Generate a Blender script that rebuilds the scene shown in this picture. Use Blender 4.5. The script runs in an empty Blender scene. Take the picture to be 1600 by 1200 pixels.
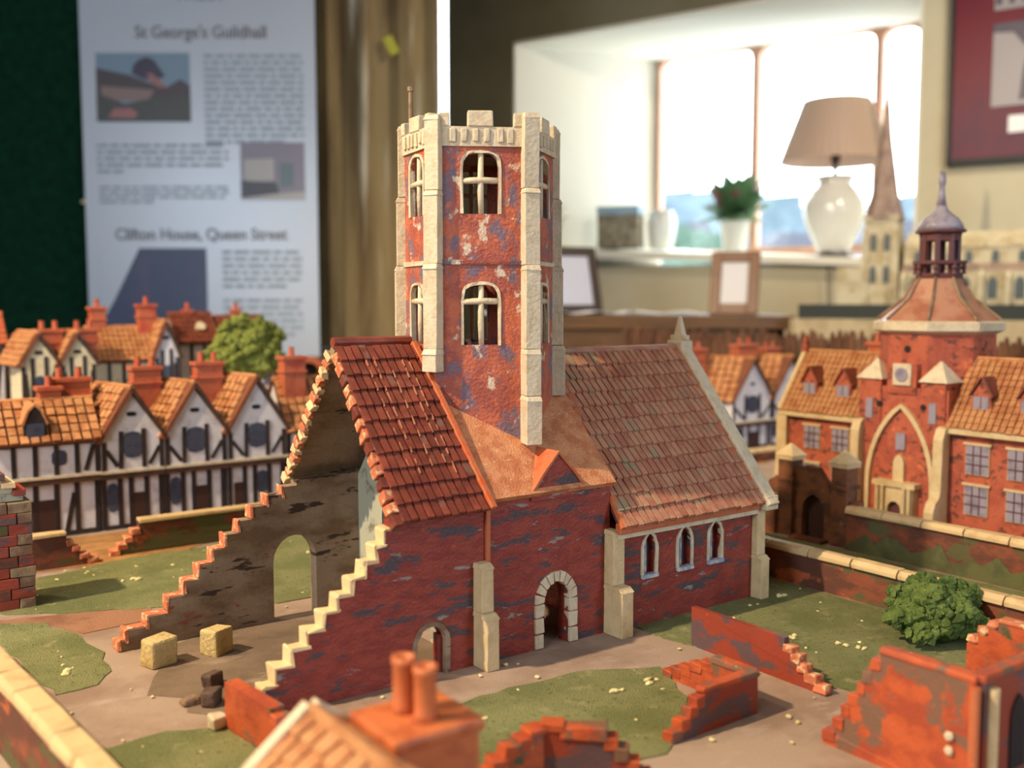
import bpy, math, random
from mathutils import Vector, Matrix
random.seed(7)
PI = math.pi
sc = bpy.context.scene
col = sc.collection

# ------------------------------------------------------------------ camera, world, lights, exposure
cam_d = bpy.data.cameras.new('camera'); cam = bpy.data.objects.new('camera', cam_d); col.objects.link(cam)
cam.location = (0, 0, 0.27); cam.rotation_euler = (PI/2 - math.atan(130/1555), 0, 0)
cam_d.lens = 34.99; cam_d.sensor_width = 36; cam_d.clip_start = 0.01; cam_d.clip_end = 300
cam_d.dof.use_dof = True; cam_d.dof.focus_distance = 0.80; cam_d.dof.aperture_fstop = 4.6
sc.camera = cam
sc.view_settings.view_transform = 'Standard'; sc.view_settings.look = 'None'
sc.view_settings.gamma = 1; sc.view_settings.use_curve_mapping = False
sc.view_settings.exposure = 0.0
try:
    sc.cycles.use_denoising = True; sc.cycles.max_bounces = 8; sc.cycles.sample_clamp_indirect = 6.0
except Exception: pass

world = bpy.data.worlds.new('sky'); sc.world = world; world.use_nodes = True
wb = world.node_tree.nodes['Background']; wb.inputs[0].default_value = (0.86, 0.94, 1.0, 1); wb.inputs[1].default_value = 9.5

def aim(o, tgt):
    d = Vector(tgt) - o.location; o.rotation_euler = d.to_track_quat('-Z', 'Y').to_euler()
def spot(name, loc, tgt, power, color, size, angle, blend=.4):
    l = bpy.data.lights.new(name, 'SPOT'); l.energy = power; l.color = color; l.shadow_soft_size = size
    l.spot_size = math.radians(angle); l.spot_blend = blend
    o = bpy.data.objects.new(name, l); col.objects.link(o); o.location = loc; aim(o, tgt); return o
def area(name, loc, tgt, power, color, sx, sy):
    l = bpy.data.lights.new(name, 'AREA'); l.shape = 'RECTANGLE'; l.size = sx; l.size_y = sy; l.energy = power; l.color = color
    o = bpy.data.objects.new(name, l); col.objects.link(o); o.location = loc; aim(o, tgt); return o
# warm ceiling spotlight over the left of the table, weaker unseen spots added as fill, daylight from a window behind the visitor
spot('unseen_spot', (-1.38, 0.04, 1.66), (0.10, 0.92, 0.05), 300, (1.0, 0.79, 0.52), 0.028, 85)
spot('unseen_spot', (-1.50, 1.10, 1.66), (0.05, 1.05, 0.05), 50, (1.0, 0.79, 0.52), 0.03, 85)  # weak unseen spot kept to brighten the house gables
spot('unseen_spot', (-0.75, -1.25, 1.66), (0.1, 1.0, 0.1), 22, (1.0, 0.80, 0.58), 0.06, 80)  # fill spot added to keep the tower front lit
spot('unseen_spot', (1.35, 1.7, 1.66), (0.75, 2.75, 0.3), 72, (1.0, 0.86, 0.64), 0.06, 95)  # unseen spot added to brighten the back of the room
area('unseen_daylight', (2.5, -0.7, 0.85), (0.1, 1.0, 0.15), 46, (0.64, 0.79, 1.0), 1.2, 1.1)
area('unseen_daylight', (-1.9, -1.6, 0.85), (-0.85, 2.6, 0.6), 52, (0.74, 0.86, 1.0), 1.0, 1.0)  # cool fill added to light the poster; no window stands there

# ------------------------------------------------------------------ frames and helpers
YAW = math.radians(36)
OX, OY = -0.0103, 0.7322
UX, UY = math.cos(YAW), math.sin(YAW)
def W(u, v, z=0.0): return (OX + u*UX - v*UY, OY + u*UY + v*UX, z)   # model-town grid to room coordinates

def thing(name, label, cat, loc, rot=0.0, group=None):
    o = bpy.data.objects.new(name, None); o.empty_display_size = .02; col.objects.link(o)
    o.location = loc; o.rotation_euler = (0, 0, rot); o['label'] = label; o['category'] = cat
    if group: o['group'] = group
    return o
def town(name, label, cat, u, v, z=0.0, rot=0.0, group=None):
    return thing(name, label, cat, W(u, v, z), YAW + rot, group)
def tag(o, label, cat, group=None):
    o['label'] = label; o['category'] = cat
    if group: o['group'] = group
    return o
def structure(o): o['kind'] = 'structure'; return o

class MB:
    def __init__(s): s.v = []; s.f = []
    def add(s, vs, fs):
        n = len(s.v); s.v += [tuple(p) for p in vs]; s.f += [tuple(i+n for i in f) for f in fs]; return s
    def box(s, x0, x1, y0, y1, z0, z1):
        return s.add([(x0,y0,z0),(x1,y0,z0),(x1,y1,z0),(x0,y1,z0),(x0,y0,z1),(x1,y0,z1),(x1,y1,z1),(x0,y1,z1)],
                     [(0,3,2,1),(4,5,6,7),(0,1,5,4),(1,2,6,5),(2,3,7,6),(3,0,4,7)])
    def frust(s, b, t, z0, z1):      # b,t = (x0,x1,y0,y1)
        return s.add([(b[0],b[2],z0),(b[1],b[2],z0),(b[1],b[3],z0),(b[0],b[3],z0),(t[0],t[2],z1),(t[1],t[2],z1),(t[1],t[3],z1),(t[0],t[3],z1)],
                     [(0,3,2,1),(4,5,6,7),(0,1,5,4),(1,2,6,5),(2,3,7,6),(3,0,4,7)])
    def prism(s, poly, plane, a, b):
        # polygon in 'xz' pushed along y, 'xy' along z, 'yz' along x
        m = {'xz': lambda p, q: (p[0], q, p[1]), 'xy': lambda p, q: (p[0], p[1], q), 'yz': lambda p, q: (q, p[0], p[1])}[plane]
        ar = sum(poly[i-1][0]*poly[i][1] - poly[i][0]*poly[i-1][1] for i in range(len(poly)))
        pos = ar > 0
        if plane == 'xz': pos = not pos
        if not pos: poly = poly[::-1]
        n = len(poly)
        vs = [m(p, a) for p in poly] + [m(p, b) for p in poly]
        fs = [tuple(range(n-1, -1, -1)), tuple(range(n, 2*n))] + [(i, (i+1) % n, n+(i+1) % n, n+i) for i in range(n)]
        if b < a: fs = [f[::-1] for f in fs]
        return s.add(vs, fs)
    def lathe(s, prof, n=16, c=(0,0,0), closed=True, phase=0.0):
        vs = []; fs = []
        for r, z in prof:
            for k in range(n):
                t = 2*PI*k/n + phase; vs.append((c[0]+r*math.cos(t), c[1]+r*math.sin(t), c[2]+z))
        for i in range(len(prof)-1):
            for k in range(n):
                fs.append((i*n+k, i*n+(k+1) % n, (i+1)*n+(k+1) % n, (i+1)*n+k))
        if closed:
            fs.append(tuple(range(n-1, -1, -1))); fs.append(tuple((len(prof)-1)*n+k for k in range(n)))
        return s.add(vs, fs)
    def tube(s, pts, r, n=8):
        pts = [Vector(p) for p in pts]; vs = []; fs = []
        for i, p in enumerate(pts):
            d = (pts[min(i+1, len(pts)-1)] - pts[max(i-1, 0)]).normalized()
            a = d.orthogonal().normalized() if i == 0 else (a - d*a.dot(d)).normalized()
            b = d.cross(a); rr = r[i] if isinstance(r, (list, tuple)) else r
            for k in range(n):
                t = 2*PI*k/n; vs.append(p + (a*math.cos(t) + b*math.sin(t))*rr)
        for i in range(len(pts)-1):
            for k in range(n): fs.append((i*n+k, i*n+(k+1) % n, (i+1)*n+(k+1) % n, (i+1)*n+k))
        fs.append(tuple(range(n-1, -1, -1))); fs.append(tuple((len(pts)-1)*n+k for k in range(n)))
        return s.add(vs, fs)
    def bar(s, p, q, w, d, nrm=(0,-1,0)):   # flat bar from p to q lying on a face with outward normal nrm
        p, q, n = Vector(p), Vector(q), Vector(nrm).normalized(); t = (q-p).normalized(); x = t.cross(n).normalized()*w/2
        vs = [p-x, p+x, q+x, q-x, p-x+n*d, p+x+n*d, q+x+n*d, q-x+n*d]
        return s.add(vs, [(0,3,2,1),(4,5,6,7),(0,1,5,4),(1,2,6,5),(2,3,7,6),(3,0,4,7)])
    def slab(s, quad, th):     # quad corners, pushed along its normal by th
        q = [Vector(p) for p in quad]; n = (q[1]-q[0]).cross(q[-1]-q[0]).normalized()*th; k = len(q)
        vs = q + [p+n for p in q]
        return s.add(vs, [tuple(range(k-1,-1,-1)), tuple(range(k,2*k))] + [(i,(i+1) % k,k+(i+1) % k,k+i) for i in range(k)])
    def blob(s, c, r, jit=.2, seed=None):
        t = (1+5**.5)/2
        vs = [(-1,t,0),(1,t,0),(-1,-t,0),(1,-t,0),(0,-1,t),(0,1,t),(0,-1,-t),(0,1,-t),(t,0,-1),(t,0,1),(-t,0,-1),(-t,0,1)]
        fs = [(0,11,5),(0,5,1),(0,1,7),(0,7,10),(0,10,11),(1,5,9),(5,11,4),(11,10,2),(10,7,6),(7,1,8),(3,9,4),(3,4,2),(3,2,6),(3,6,8),(3,8,9),(4,9,5),(2,4,11),(6,2,10),(8,6,7),(9,8,1)]
        r = r if isinstance(r, (tuple, list)) else (r, r, r)
        k = 1/math.sqrt(1+t*t); out = []
        for p in vs:
            j = 1 + random.uniform(-jit, jit); out.append((c[0]+p[0]*k*r[0]*j, c[1]+p[1]*k*r[1]*j, c[2]+p[2]*k*r[2]*j))
        return s.add(out, fs)
    def build(s, name, mat, parent=None, smooth=False, bevel=0.0, jit=0.0, M=None):
        me = bpy.data.meshes.new(name)
        vs = s.v
        if jit:
            mp = {}
            def jv(p):
                k = (round(p[0], 6), round(p[1], 6), round(p[2], 6))
                if k not in mp: mp[k] = tuple(c + random.uniform(-jit, jit) for c in p)
                return mp[k]
            vs = [jv(p) for p in vs]
        if M is not None: vs = [tuple(M @ Vector(p)) for p in vs]
        me.from_pydata(vs, [], s.f); me.materials.append(mat)
        if smooth:
            for p in me.polygons: p.use_smooth = True
        me.update()
        o = bpy.data.objects.new(name, me); col.objects.link(o)
        if parent: o.parent = parent
        if bevel:
            b = o.modifiers.new('bevel', 'BEVEL'); b.width = bevel; b.segments = 2; b.limit_method = 'ANGLE'
        return o

def arch(xa, xb, zs, rise, kind='round', n=10):
    c, w = (xa+xb)/2, (xb-xa)/2; out = []
    for i in range(n+1):
        t = i/n
        if kind == 'flat': out.append((c - w*math.copysign(abs(math.cos(PI*t))**.75, math.cos(PI*t)), zs + rise*math.sin(PI*t)**.6))
        elif kind == 'round': out.append((c - w*math.cos(PI*t), zs + rise*math.sin(PI*t)))
        else:
            q = 1 - abs(2*t-1); A = 1.15          # pointed: two arcs
            dx = w*(1-math.cos(q*A))/(1-math.cos(A)); x = xa + dx if t <= .5 else xb - dx
            out.append((x, zs + rise*math.sin(q*A)/math.sin(A)))
    return out
def top_between(prof, x0, x1):
    def z_at(x, side):
        for i in range(len(prof)-1):
            a, b = prof[i], prof[i+1]
            if b[0] - a[0] < 1e-9: continue
            if a[0]-1e-9 <= x <= b[0]+1e-9:
                if side > 0 and abs(x-b[0]) < 1e-9: continue
                return a[1] + (b[1]-a[1])*(x-a[0])/(b[0]-a[0])
        return prof[-1][1] if side > 0 else prof[0][1]
    return [(x0, z_at(x0, 1))] + [p for p in prof if x0+1e-9 < p[0] < x1-1e-9] + [(x1, z_at(x1, -1))]
def pierced(mb, prof, y0, y1, ops=(), bot=0.0):
    """upright wall in the xz plane with a top profile and arched openings (xa, xb, za, zspring, rise, kind)"""
    X0, X1 = prof[0][0], prof[-1][0]; stacks = {}
    for o in ops: stacks.setdefault((o[0], o[1]), []).append(o)
    x = X0
    for (xa, xb) in sorted(stacks):
        if xa > x: mb.prism([(x, bot), (xa, bot)] + top_between(prof, x, xa)[::-1], 'xz', y0, y1)
        low = [(xa, bot), (xb, bot)]; st = sorted(stacks[(xa, xb)], key=lambda o: o[2])
        for o in st:
            if o[2] > low[0][1] + 1e-6 or len(low) > 2: mb.prism(low + [(xb, o[2]), (xa, o[2])], 'xz', y0, y1)
            low = arch(xa, xb, o[3], o[4], o[5])
        mb.prism(low + top_between(prof, xa, xb)[::-1], 'xz', y0, y1)
        x = xb
    if x < X1: mb.prism([(x, bot), (X1, bot)] + top_between(prof, x, X1)[::-1], 'xz', y0, y1)
    return mb
def ribbon(mb, pts, w, y0, y1):
    """moulding that follows a line of xz points, w wide outwards"""
    L = []
    for i, p in enumerate(pts):
        a = Vector(pts[max(i-1, 0)]); b = Vector(pts[min(i+1, len(pts)-1)]); t = (b-a).normalized(); L.append((p[0]+t.y*w, p[1]-t.x*w))
    for i in range(len(pts)-1): mb.prism([pts[i], pts[i+1], L[i+1], L[i]], 'xz', y0, y1)
    return mb

# ------------------------------------------------------------------ procedural materials
def paint(name, base, patches=(), rough=.6, bump=(300, .3, .001), rand=0.0, spec=.4, coat=0.0, metallic=0.0, roughvar=0.0):
    m = bpy.data.materials.new(name); m.use_nodes = True; nt = m.node_tree; N = nt.nodes; Lk = nt.links
    b = N['Principled BSDF']; b.inputs['Roughness'].default_value = rough; b.inputs['Metallic'].default_value = metallic
    b.inputs['Specular IOR Level'].default_value = spec; b.inputs['Coat Weight'].default_value = coat; b.inputs['Coat Roughness'].default_value = .25
    tc = N.new('ShaderNodeTexCoord'); oi = N.new('ShaderNodeObjectInfo')
    mul = N.new('ShaderNodeMath'); mul.operation = 'MULTIPLY'; mul.inputs[1].default_value = 3.7; Lk.new(oi.outputs['Random'], mul.inputs[0])
    add = N.new('ShaderNodeVectorMath'); add.operation = 'ADD'; Lk.new(tc.outputs['Object'], add.inputs[0]); Lk.new(mul.outputs[0], add.inputs[1])
    cur = N.new('ShaderNodeRGB'); cur.outputs[0].default_value = (*base, 1); out = cur.outputs[0]
    for i, (c, scl, lo, hi) in enumerate(patches):
        mp = N.new('ShaderNodeMapping'); mp.inputs['Scale'].default_value = scl; mp.inputs['Location'].default_value = (i*3.1, i*1.7, i*2.3)
        Lk.new(add.outputs[0], mp.inputs['Vector'])
        nz = N.new('ShaderNodeTexNoise'); nz.inputs['Scale'].default_value = 1; nz.inputs['Detail'].default_value = 5; nz.inputs['Roughness'].default_value = .62
        Lk.new(mp.outputs[0], nz.inputs['Vector'])
        mr = N.new('ShaderNodeMapRange'); mr.inputs['From Min'].default_value = lo; mr.inputs['From Max'].default_value = hi; Lk.new(nz.outputs['Fac'], mr.inputs['Value'])
        mx = N.new('ShaderNodeMix'); mx.data_type = 'RGBA'; Lk.new(mr.outputs[0], mx.inputs['Factor']); Lk.new(out, mx.inputs['A']); mx.inputs['B'].default_value = (*c, 1)
        out = mx.outputs['Result']
    if rand:
        hsv = N.new('ShaderNodeHueSaturation'); mr = N.new('ShaderNodeMapRange'); mr.inputs['To Min'].default_value = 1-rand; mr.inputs['To Max'].default_value = 1+rand
        Lk.new(oi.outputs['Random'], mr.inputs['Value']); Lk.new(mr.outputs[0], hsv.inputs['Value']); Lk.new(out, hsv.inputs['Color']); out = hsv.outputs[0]
    Lk.new(out, b.inputs['Base Color'])
    if bump:
        nz = N.new('ShaderNodeTexNoise'); nz.inputs['Scale'].default_value = bump[0]; nz.inputs['Detail'].default_value = 4; Lk.new(add.outputs[0], nz.inputs['Vector'])
        bp = N.new('ShaderNodeBump'); bp.inputs['Strength'].default_value = bump[1]; bp.inputs['Distance'].default_value = bump[2]
        Lk.new(nz.outputs['Fac'], bp.inputs['Height']); Lk.new(bp.outputs[0], b.inputs['Normal'])
        if roughvar:
            mr = N.new('ShaderNodeMapRange'); mr.inputs['To Min'].default_value = rough-roughvar; mr.inputs['To Max'].default_value = rough+roughvar
            Lk.new(nz.outputs['Fac'], mr.inputs['Value']); Lk.new(mr.outputs[0], b.inputs['Roughness'])
    return m
def S(r, g, b):   # 0-255 display colour to linear
    f = lambda c: (c/255/12.92) if c/255 <= .04045 else ((c/255+.055)/1.055)**2.4
    return (f(r), f(g), f(b))

M = {}
M['brick'] = paint('painted brick wall', S(144,60,46), [(S(126,46,38),(60,60,150),.4,.6),(S(78,62,66),(28,28,105),.545,.585),(S(138,130,124),(36,36,130),.635,.675),(S(186,84,52),(90,90,200),.66,.76)], .5, (420,.7,.001))
M['tower'] = paint('painted tower brick', S(182,98,72), [(S(154,80,66),(48,48,40),.42,.56),(S(116,96,108),(62,62,46),.52,.60),(S(204,184,162),(56,56,46),.595,.64),(S(200,104,66),(130,130,80),.6,.7)], .45, (380,.9,.0013))
M['stone_d'] = paint('drab stone', S(138,116,88), [(S(112,84,64),(60,60,60),.45,.6)], .7, (300,.6,.001))
M['stone'] = paint('cream painted stone', S(204,180,138), [(S(188,162,118),(80,80,60),.45,.65),(S(190,160,110),(200,200,200),.6,.75)], .55, (300,.75,.001))
M['stone_w'] = paint('pale painted stone', S(204,188,160), [(S(186,168,138),(120,120,70),.45,.65),(S(214,202,180),(200,200,160),.6,.72)], .55, (300,.75,.001))
M['edge'] = paint('broken brick edge', S(190,108,74), [(S(210,176,134),(180,180,180),.52,.6),(S(190,84,52),(140,140,140),.6,.7)], .6, (500,.5,.001), rand=.12)
M['edge_c'] = paint('cream broken stone edge', S(216,186,140), [(S(214,130,82),(160,160,160),.62,.7)], .55, (500,.5,.001), rand=.08)
M['plaster'] = paint('grey inner plaster', S(148,128,106), [(S(116,92,70),(18,18,40),.42,.6),(S(64,50,42),(20,20,85),.60,.635),(S(142,76,56),(18,18,46),.66,.69)], .8, (260,.5,.001))
M['plaster_g'] = paint('pale green plaster', S(166,164,142), [(S(120,112,96),(60,60,60),.55,.65)], .8, (260,.4,.001))
M['tile_pink'] = paint('chancel roof tile', S(178,128,102), [(S(160,100,80),(40,40,40),.45,.6),(S(140,132,106),(22,22,22),.58,.68),(S(186,70,60),(18,60,60),.7,.74)], .3, (600,.6,.0009), rand=.08, spec=.5)
M['tile_red'] = paint('nave roof tile', S(128,62,48), [(S(100,46,38),(40,40,40),.42,.6),(S(104,92,86),(30,30,30),.62,.7),(S(78,92,66),(24,24,24),.7,.74)], .3, (600,.4,.0008), rand=.18, spec=.5)
M['roof_base'] = paint('roof boarding', S(104,52,40), [(S(76,40,34),(60,60,60),.5,.62)], .5, (500,.4,.001))
M['roof_cross'] = paint('crossing roof', S(206,140,98), [(S(186,112,74),(90,90,90),.45,.6),(S(228,180,136),(240,240,240),.6,.7)], .35, (700,.8,.0015), spec=.5)
M['verge'] = paint('orange verge', S(182,102,64), [(S(190,84,48),(120,120,120),.5,.62)], .45, (500,.5,.001))
M['dark'] = paint('dark void paint', S(34,26,24), [], .8, (300,.2,.001))
M['board'] = paint('painted ground', S(160,138,122), [(S(138,114,98),(9,9,9),.45,.6),(S(166,146,134),(22,60,22),.58,.7)], .8, (600,.4,.001))
M['path'] = paint('brown earth path', S(168,122,72), [(S(140,98,58),(30,30,30),.45,.6)], .9, (500,.5,.0015))
M['grass'] = paint('green flock', S(134,134,92), [(S(114,118,78),(18,18,18),.42,.6),(S(158,152,110),(60,60,60),.58,.72),(S(98,100,62),(300,300,300),.58,.66)], .95, (900,1.0,.002), spec=.1)
M['crumb'] = paint('pale crumbs', S(222,206,150), [], .8, None)
M['coping'] = paint('cream wall coping', S(202,172,126), [(S(182,150,104),(60,60,60),.5,.65)], .55, (260,.3,.001), rand=.05)
M['gwall'] = paint('garden wall brick', S(128,68,44), [(S(92,54,40),(26,26,50),.42,.55),(S(84,80,46),(22,22,34),.54,.58),(S(166,86,48),(24,24,40),.62,.66)], .7, (400,.4,.001))
M['ruin'] = paint('orange ruin brick', S(178,82,44), [(S(152,66,40),(40,40,60),.45,.6),(S(116,84,66),(30,30,30),.535,.565),(S(78,78,46),(24,24,24),.64,.66),(S(190,160,100),(120,120,120),.70,.74)], .55, (400,.4,.001))
M['ruin_d'] = paint('dark ruin brick', S(140,58,40), [(S(92,70,72),(30,30,60),.5,.56),(S(196,88,48),(40,40,60),.62,.68)], .5, (400,.4,.001))
M['white'] = paint('white plaster', S(206,202,206), [(S(186,178,176),(60,60,60),.5,.66)], .7, (300,.25,.001))
M['whitec'] = paint('cream plaster', S(206,196,166), [(S(186,172,136),(60,60,60),.5,.66)], .7, (300,.25,.001))
M['timber'] = paint('black timber paint', S(44,34,34), [(S(70,50,42),(90,90,90),.6,.7)], .6, (300,.3,.001))
M['jetty'] = paint('brown jetty beam', S(76,50,38), [(S(52,36,30),(60,60,60),.5,.62)], .6, (300,.3,.001))
M['wpane'] = paint('blue grey window paint', S(66,70,86), [(S(50,56,76),(120,120,120),.5,.64)], .4, (300,.3,.001))
M['door'] = paint('dark brown door paint', S(62,38,32), [], .6, (300,.3,.001))
M['tile_o'] = paint('house roof tile', S(184,130,86), [(S(160,100,62),(60,60,60),.45,.6),(S(170,150,84),(26,26,26),.64,.7)], .5, (500,.3,.0006), rand=.14)
M['tile_ob'] = paint('house roof board', S(118,66,40), [(S(96,54,34),(60,60,60),.5,.62)], .6, (500,.3,.001))
M['tile_dk'] = paint('dark house roof', S(122,62,44), [(S(96,50,38),(60,60,60),.5,.62)], .6, (500,.3,.001), rand=.15)
M['chim'] = paint('chimney brick', S(174,92,60), [(S(170,70,48),(60,60,60),.5,.62)], .6, (400,.4,.001))
M['chim_o'] = paint('near chimney brick', S(190,106,62), [(S(168,86,52),(60,60,60),.5,.62),(S(112,110,58),(30,30,30),.66,.7)], .5, (400,.4,.001))
M['college'] = paint('college brick', S(172,88,62), [(S(154,74,54),(60,60,60),.45,.6),(S(104,58,46),(80,80,130),.575,.605),(S(206,110,66),(50,50,60),.62,.7)], .6, (300,.3,.001))
M['lead'] = paint('lead grey paint', S(146,138,150), [(S(120,112,124),(60,60,60),.5,.62)], .35, (300,.3,.001))
M['maroon_p'] = paint('dark maroon paint', S(92,54,54), [], .5, (300,.3,.001))
M['bush'] = paint('bush foam', S(98,114,58), [(S(66,84,42),(60,60,60),.45,.6),(S(120,140,74),(240,240,240),.6,.7)], .9, (700,.6,.002), spec=.15)
M['bush_y'] = paint('yellow green bush foam', S(128,136,66), [(S(96,104,48),(60,60,60),.45,.6)], .9, (700,.6,.002), spec=.15)
M['trunk'] = paint('twig brown', S(70,52,40), [], .9, (300,.4,.001))
M['stakes'] = paint('brown stakes', S(112,78,58), [(S(84,58,44),(20,20,20),.45,.6)], .9, (200,.5,.002), rand=.2)

# ================================================================== the room
RM = {}
RM['olive'] = paint('olive wall tone', S(136,128,102), [(S(122,114,90),(3,3,3),.4,.65)], .85, (120,.15,.001))  # darker tone than the cream stretches of wall
RM['cream'] = paint('cream wall paint', S(204,196,170), [(S(194,184,158),(3,3,3),.4,.65)], .85, (120,.15,.001))
RM['reveal'] = paint('white reveal paint', S(238,234,220), [], .8, (100,.15,.001))
RM['frame'] = paint('pinkish window frame paint', S(196,150,124), [], .6, None)
RM['floor'] = paint('floor boards', S(110,84,60), [(S(90,66,46),(2,30,2),.45,.6)], .5, (40,.2,.002))
RM['ceil'] = paint('ceiling paint', S(216,208,188), [], .9, None)
RM['oak'] = paint('weathered timber', S(140,120,82), [(S(100,80,52),(9,9,1.2),.42,.6),(S(198,190,168),(11,11,.7),.54,.63),(S(76,58,40),(40,40,3),.66,.72)], .8, (60,.6,.004))
RM['glass'] = None
g = bpy.data.materials.new('window glass'); g.use_nodes = True
gn = g.node_tree; gn.nodes.remove(gn.nodes['Principled BSDF'])
g1, g2, g4 = [gn.nodes.new(k) for k in ('ShaderNodeBsdfTransparent','ShaderNodeBsdfGlossy','ShaderNodeMixShader')]
g1.inputs[0].default_value = (.96,.98,.97,1); g2.inputs['Roughness'].default_value = .02
g4.inputs[0].default_value = .05; gn.links.new(g1.outputs[0], g4.inputs[1]); gn.links.new(g2.outputs[0], g4.inputs[2])
gn.links.new(g4.outputs[0], gn.nodes['Material Output'].inputs[0])
RM['glass'] = g

def room(name, mb, mat, frame=None):
    return structure(mb.build(name, mat, frame))
PLAN = [(-2.4,-2.7),(2.8,-2.7),(2.8,2.5),(-2.4,6.0)]
room('floor', MB().prism(PLAN,'xy',-.8,-.75), RM['floor'])
room('ceiling', MB().prism(PLAN,'xy',1.75,1.8), RM['ceil'])
room('wall_west', MB().box(-2.4,-2.3,-2.6,6.0,-.75,1.75), RM['olive'])
room('wall_east', MB().box(2.7,2.8,-2.6,3.0,-.75,1.75), RM['cream'])
room('wall_south', MB().box(-2.4,2.8,-2.7,-2.6,-.75,1.75), RM['cream'])
# north wall runs obliquely: local x along the wall, local y out through it
NR = math.atan2(-.56, .83)
def north(name, mb, mat):
    o = room(name, mb, mat); o.location = (1.323, 3.2, 0); o.rotation_euler = (0, 0, NR); return o
NB = lambda: MB()
def NW(x, y, z=0.0):
    c, s = math.cos(NR), math.sin(NR); return (1.323 + x*c - y*s, 3.2 + x*s + y*c, z)
o = NB(); o.prism([(-1.925,0),(-1.588,0),(-1.222,.6),(-1.925,.6)], 'xy', -.75, 1.75)
o.box(-1.588,-.034,0,.6,1.30,1.75); o.prism([(-4.6,0),(-2.2,0),(-2.8,.6),(-4.6,.6)],'xy',-.75,1.75); o.prism([(-2.2,0),(-1.925,0),(-1.925,.6),(-2.8,.6)],'xy',-.75,.2)
north('wall_north', o, RM['olive'])
o = NB(); o.prism([(-.034,0),(2.2,0),(2.2,.6),(-.155,.6)], 'xy', -.75, 1.75)
o.box(-1.588,-.034,0,.6,-.75,.40)
north('wall_northeast', o, RM['cream'])
o = NB(); o.prism([(-1.588,-.002),(-1.580,-.002),(-1.214,.6),(-1.222,.6)], 'xy', .43, 1.30); north('trim_1', o, RM['reveal'])
o = NB(); o.prism([(-.034,-.002),(-.042,-.002),(-.163,.6),(-.155,.6)], 'xy', .43, 1.30); north('trim_2', o, RM['reveal'])
o = NB(); o.prism([(-1.588,-.002),(-.034,-.002),(-.155,.6),(-1.222,.6)], 'xy', 1.29, 1.302); north('trim_3', o, RM['reveal'])
# deep sill, slightly out of level as old sills are
o = NB().add([(-1.60,-.05,.455),(-.02,-.05,.375),(-.155,.6,.405),(-1.222,.6,.47),(-1.60,-.05,.480),(-.02,-.05,.402),(-.155,.6,.43),(-1.222,.6,.497)],
    [(0,3,2,1),(4,5,6,7),(0,1,5,4),(1,2,6,5),(2,3,7,6),(3,0,4,7)])
north('sill', o, RM['reveal'])
# window 1: frame, two mullions, three panes with rounded upper corners
w1 = bpy.data.objects.new('window_1', None); col.objects.link(w1); w1.location = (1.323,3.2,0); w1.rotation_euler = (0,0,NR); structure(w1)
def light(xa, xb):
    r = .045; z0, z1 = .485, 1.285
    mb = MB(); prof = [(xa-.012, z1+.02), (xb+.012, z1+.02)]
    hole = [(xa, z0), (xb, z0), (xb, z1-r)] + [(xb-r+r*math.cos(t*PI/8), z1-r+r*math.sin(t*PI/8)) for t in range(1,5)] + [(xa+r-r*math.cos(t*PI/8), z1-r+r*math.sin(t*PI/8)) for t in range(4,0,-1)] + [(xa, z1-r)]
    # frame as ring of corner spandrels and rails
    n = len(hole); mid = (xa+xb)/2
    mb.prism([(xa-.014,z0-.02),(xa,z0-.02),(xa,z1-r)] + [(xa+r-r*math.cos(t*PI/8), z1-r+r*math.sin(t*PI/8)) for t in range(1,5)] + [(mid,z1),(mid,z1+.02),(xa-.014,z1+.02)], 'xz', .55, .60)
    mb.prism([(xb+.014,z0-.02),(xb,z0-.02),(xb,z1-r)] + [(xb-r+r*math.cos(t*PI/8), z1-r+r*math.sin(t*PI/8)) for t in range(1,5)] + [(mid,z1),(mid,z1+.02),(xb+.014,z1+.02)], 'xz', .55, .60)
    mb.box(xa,xb,.55,.60,z0-.03,z0)
    mb.build('window_frame', RM['frame'], w1)
    MB().box(xa,xb,.572,.576,z0,z1).build('pane', RM['glass'], w1)
light(-1.205,-.800); light(-.770,-.318); light(-.290,-.160)
w2 = bpy.data.objects.new('window_2', None); col.objects.link(w2); w2.location = (1.323,3.2,0); w2.rotation_euler = (0,0,NR); structure(w2)
MB().box(-2.75,-1.925,.56,.60,.2,.24).build('window_frame', RM['frame'], w2)
MB().box(-2.74,-1.925,.572,.576,.24,1.75).build('pane', RM['glass'], w2)

# what stands beyond the window: land, a pale bank with hazy houses and trees
OM = {}
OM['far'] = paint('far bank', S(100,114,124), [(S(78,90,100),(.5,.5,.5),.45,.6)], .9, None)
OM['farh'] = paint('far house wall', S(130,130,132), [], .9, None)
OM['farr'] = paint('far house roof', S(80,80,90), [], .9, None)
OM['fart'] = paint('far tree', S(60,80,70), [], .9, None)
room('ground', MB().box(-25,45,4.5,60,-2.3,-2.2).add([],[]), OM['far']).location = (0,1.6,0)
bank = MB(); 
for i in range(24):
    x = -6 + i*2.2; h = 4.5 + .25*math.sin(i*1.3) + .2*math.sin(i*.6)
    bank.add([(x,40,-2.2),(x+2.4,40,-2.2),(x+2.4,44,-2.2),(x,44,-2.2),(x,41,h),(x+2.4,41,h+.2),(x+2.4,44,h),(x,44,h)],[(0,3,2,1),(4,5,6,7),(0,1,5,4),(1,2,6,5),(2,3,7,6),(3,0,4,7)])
structure(bank.build('hill', OM['far']))
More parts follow.
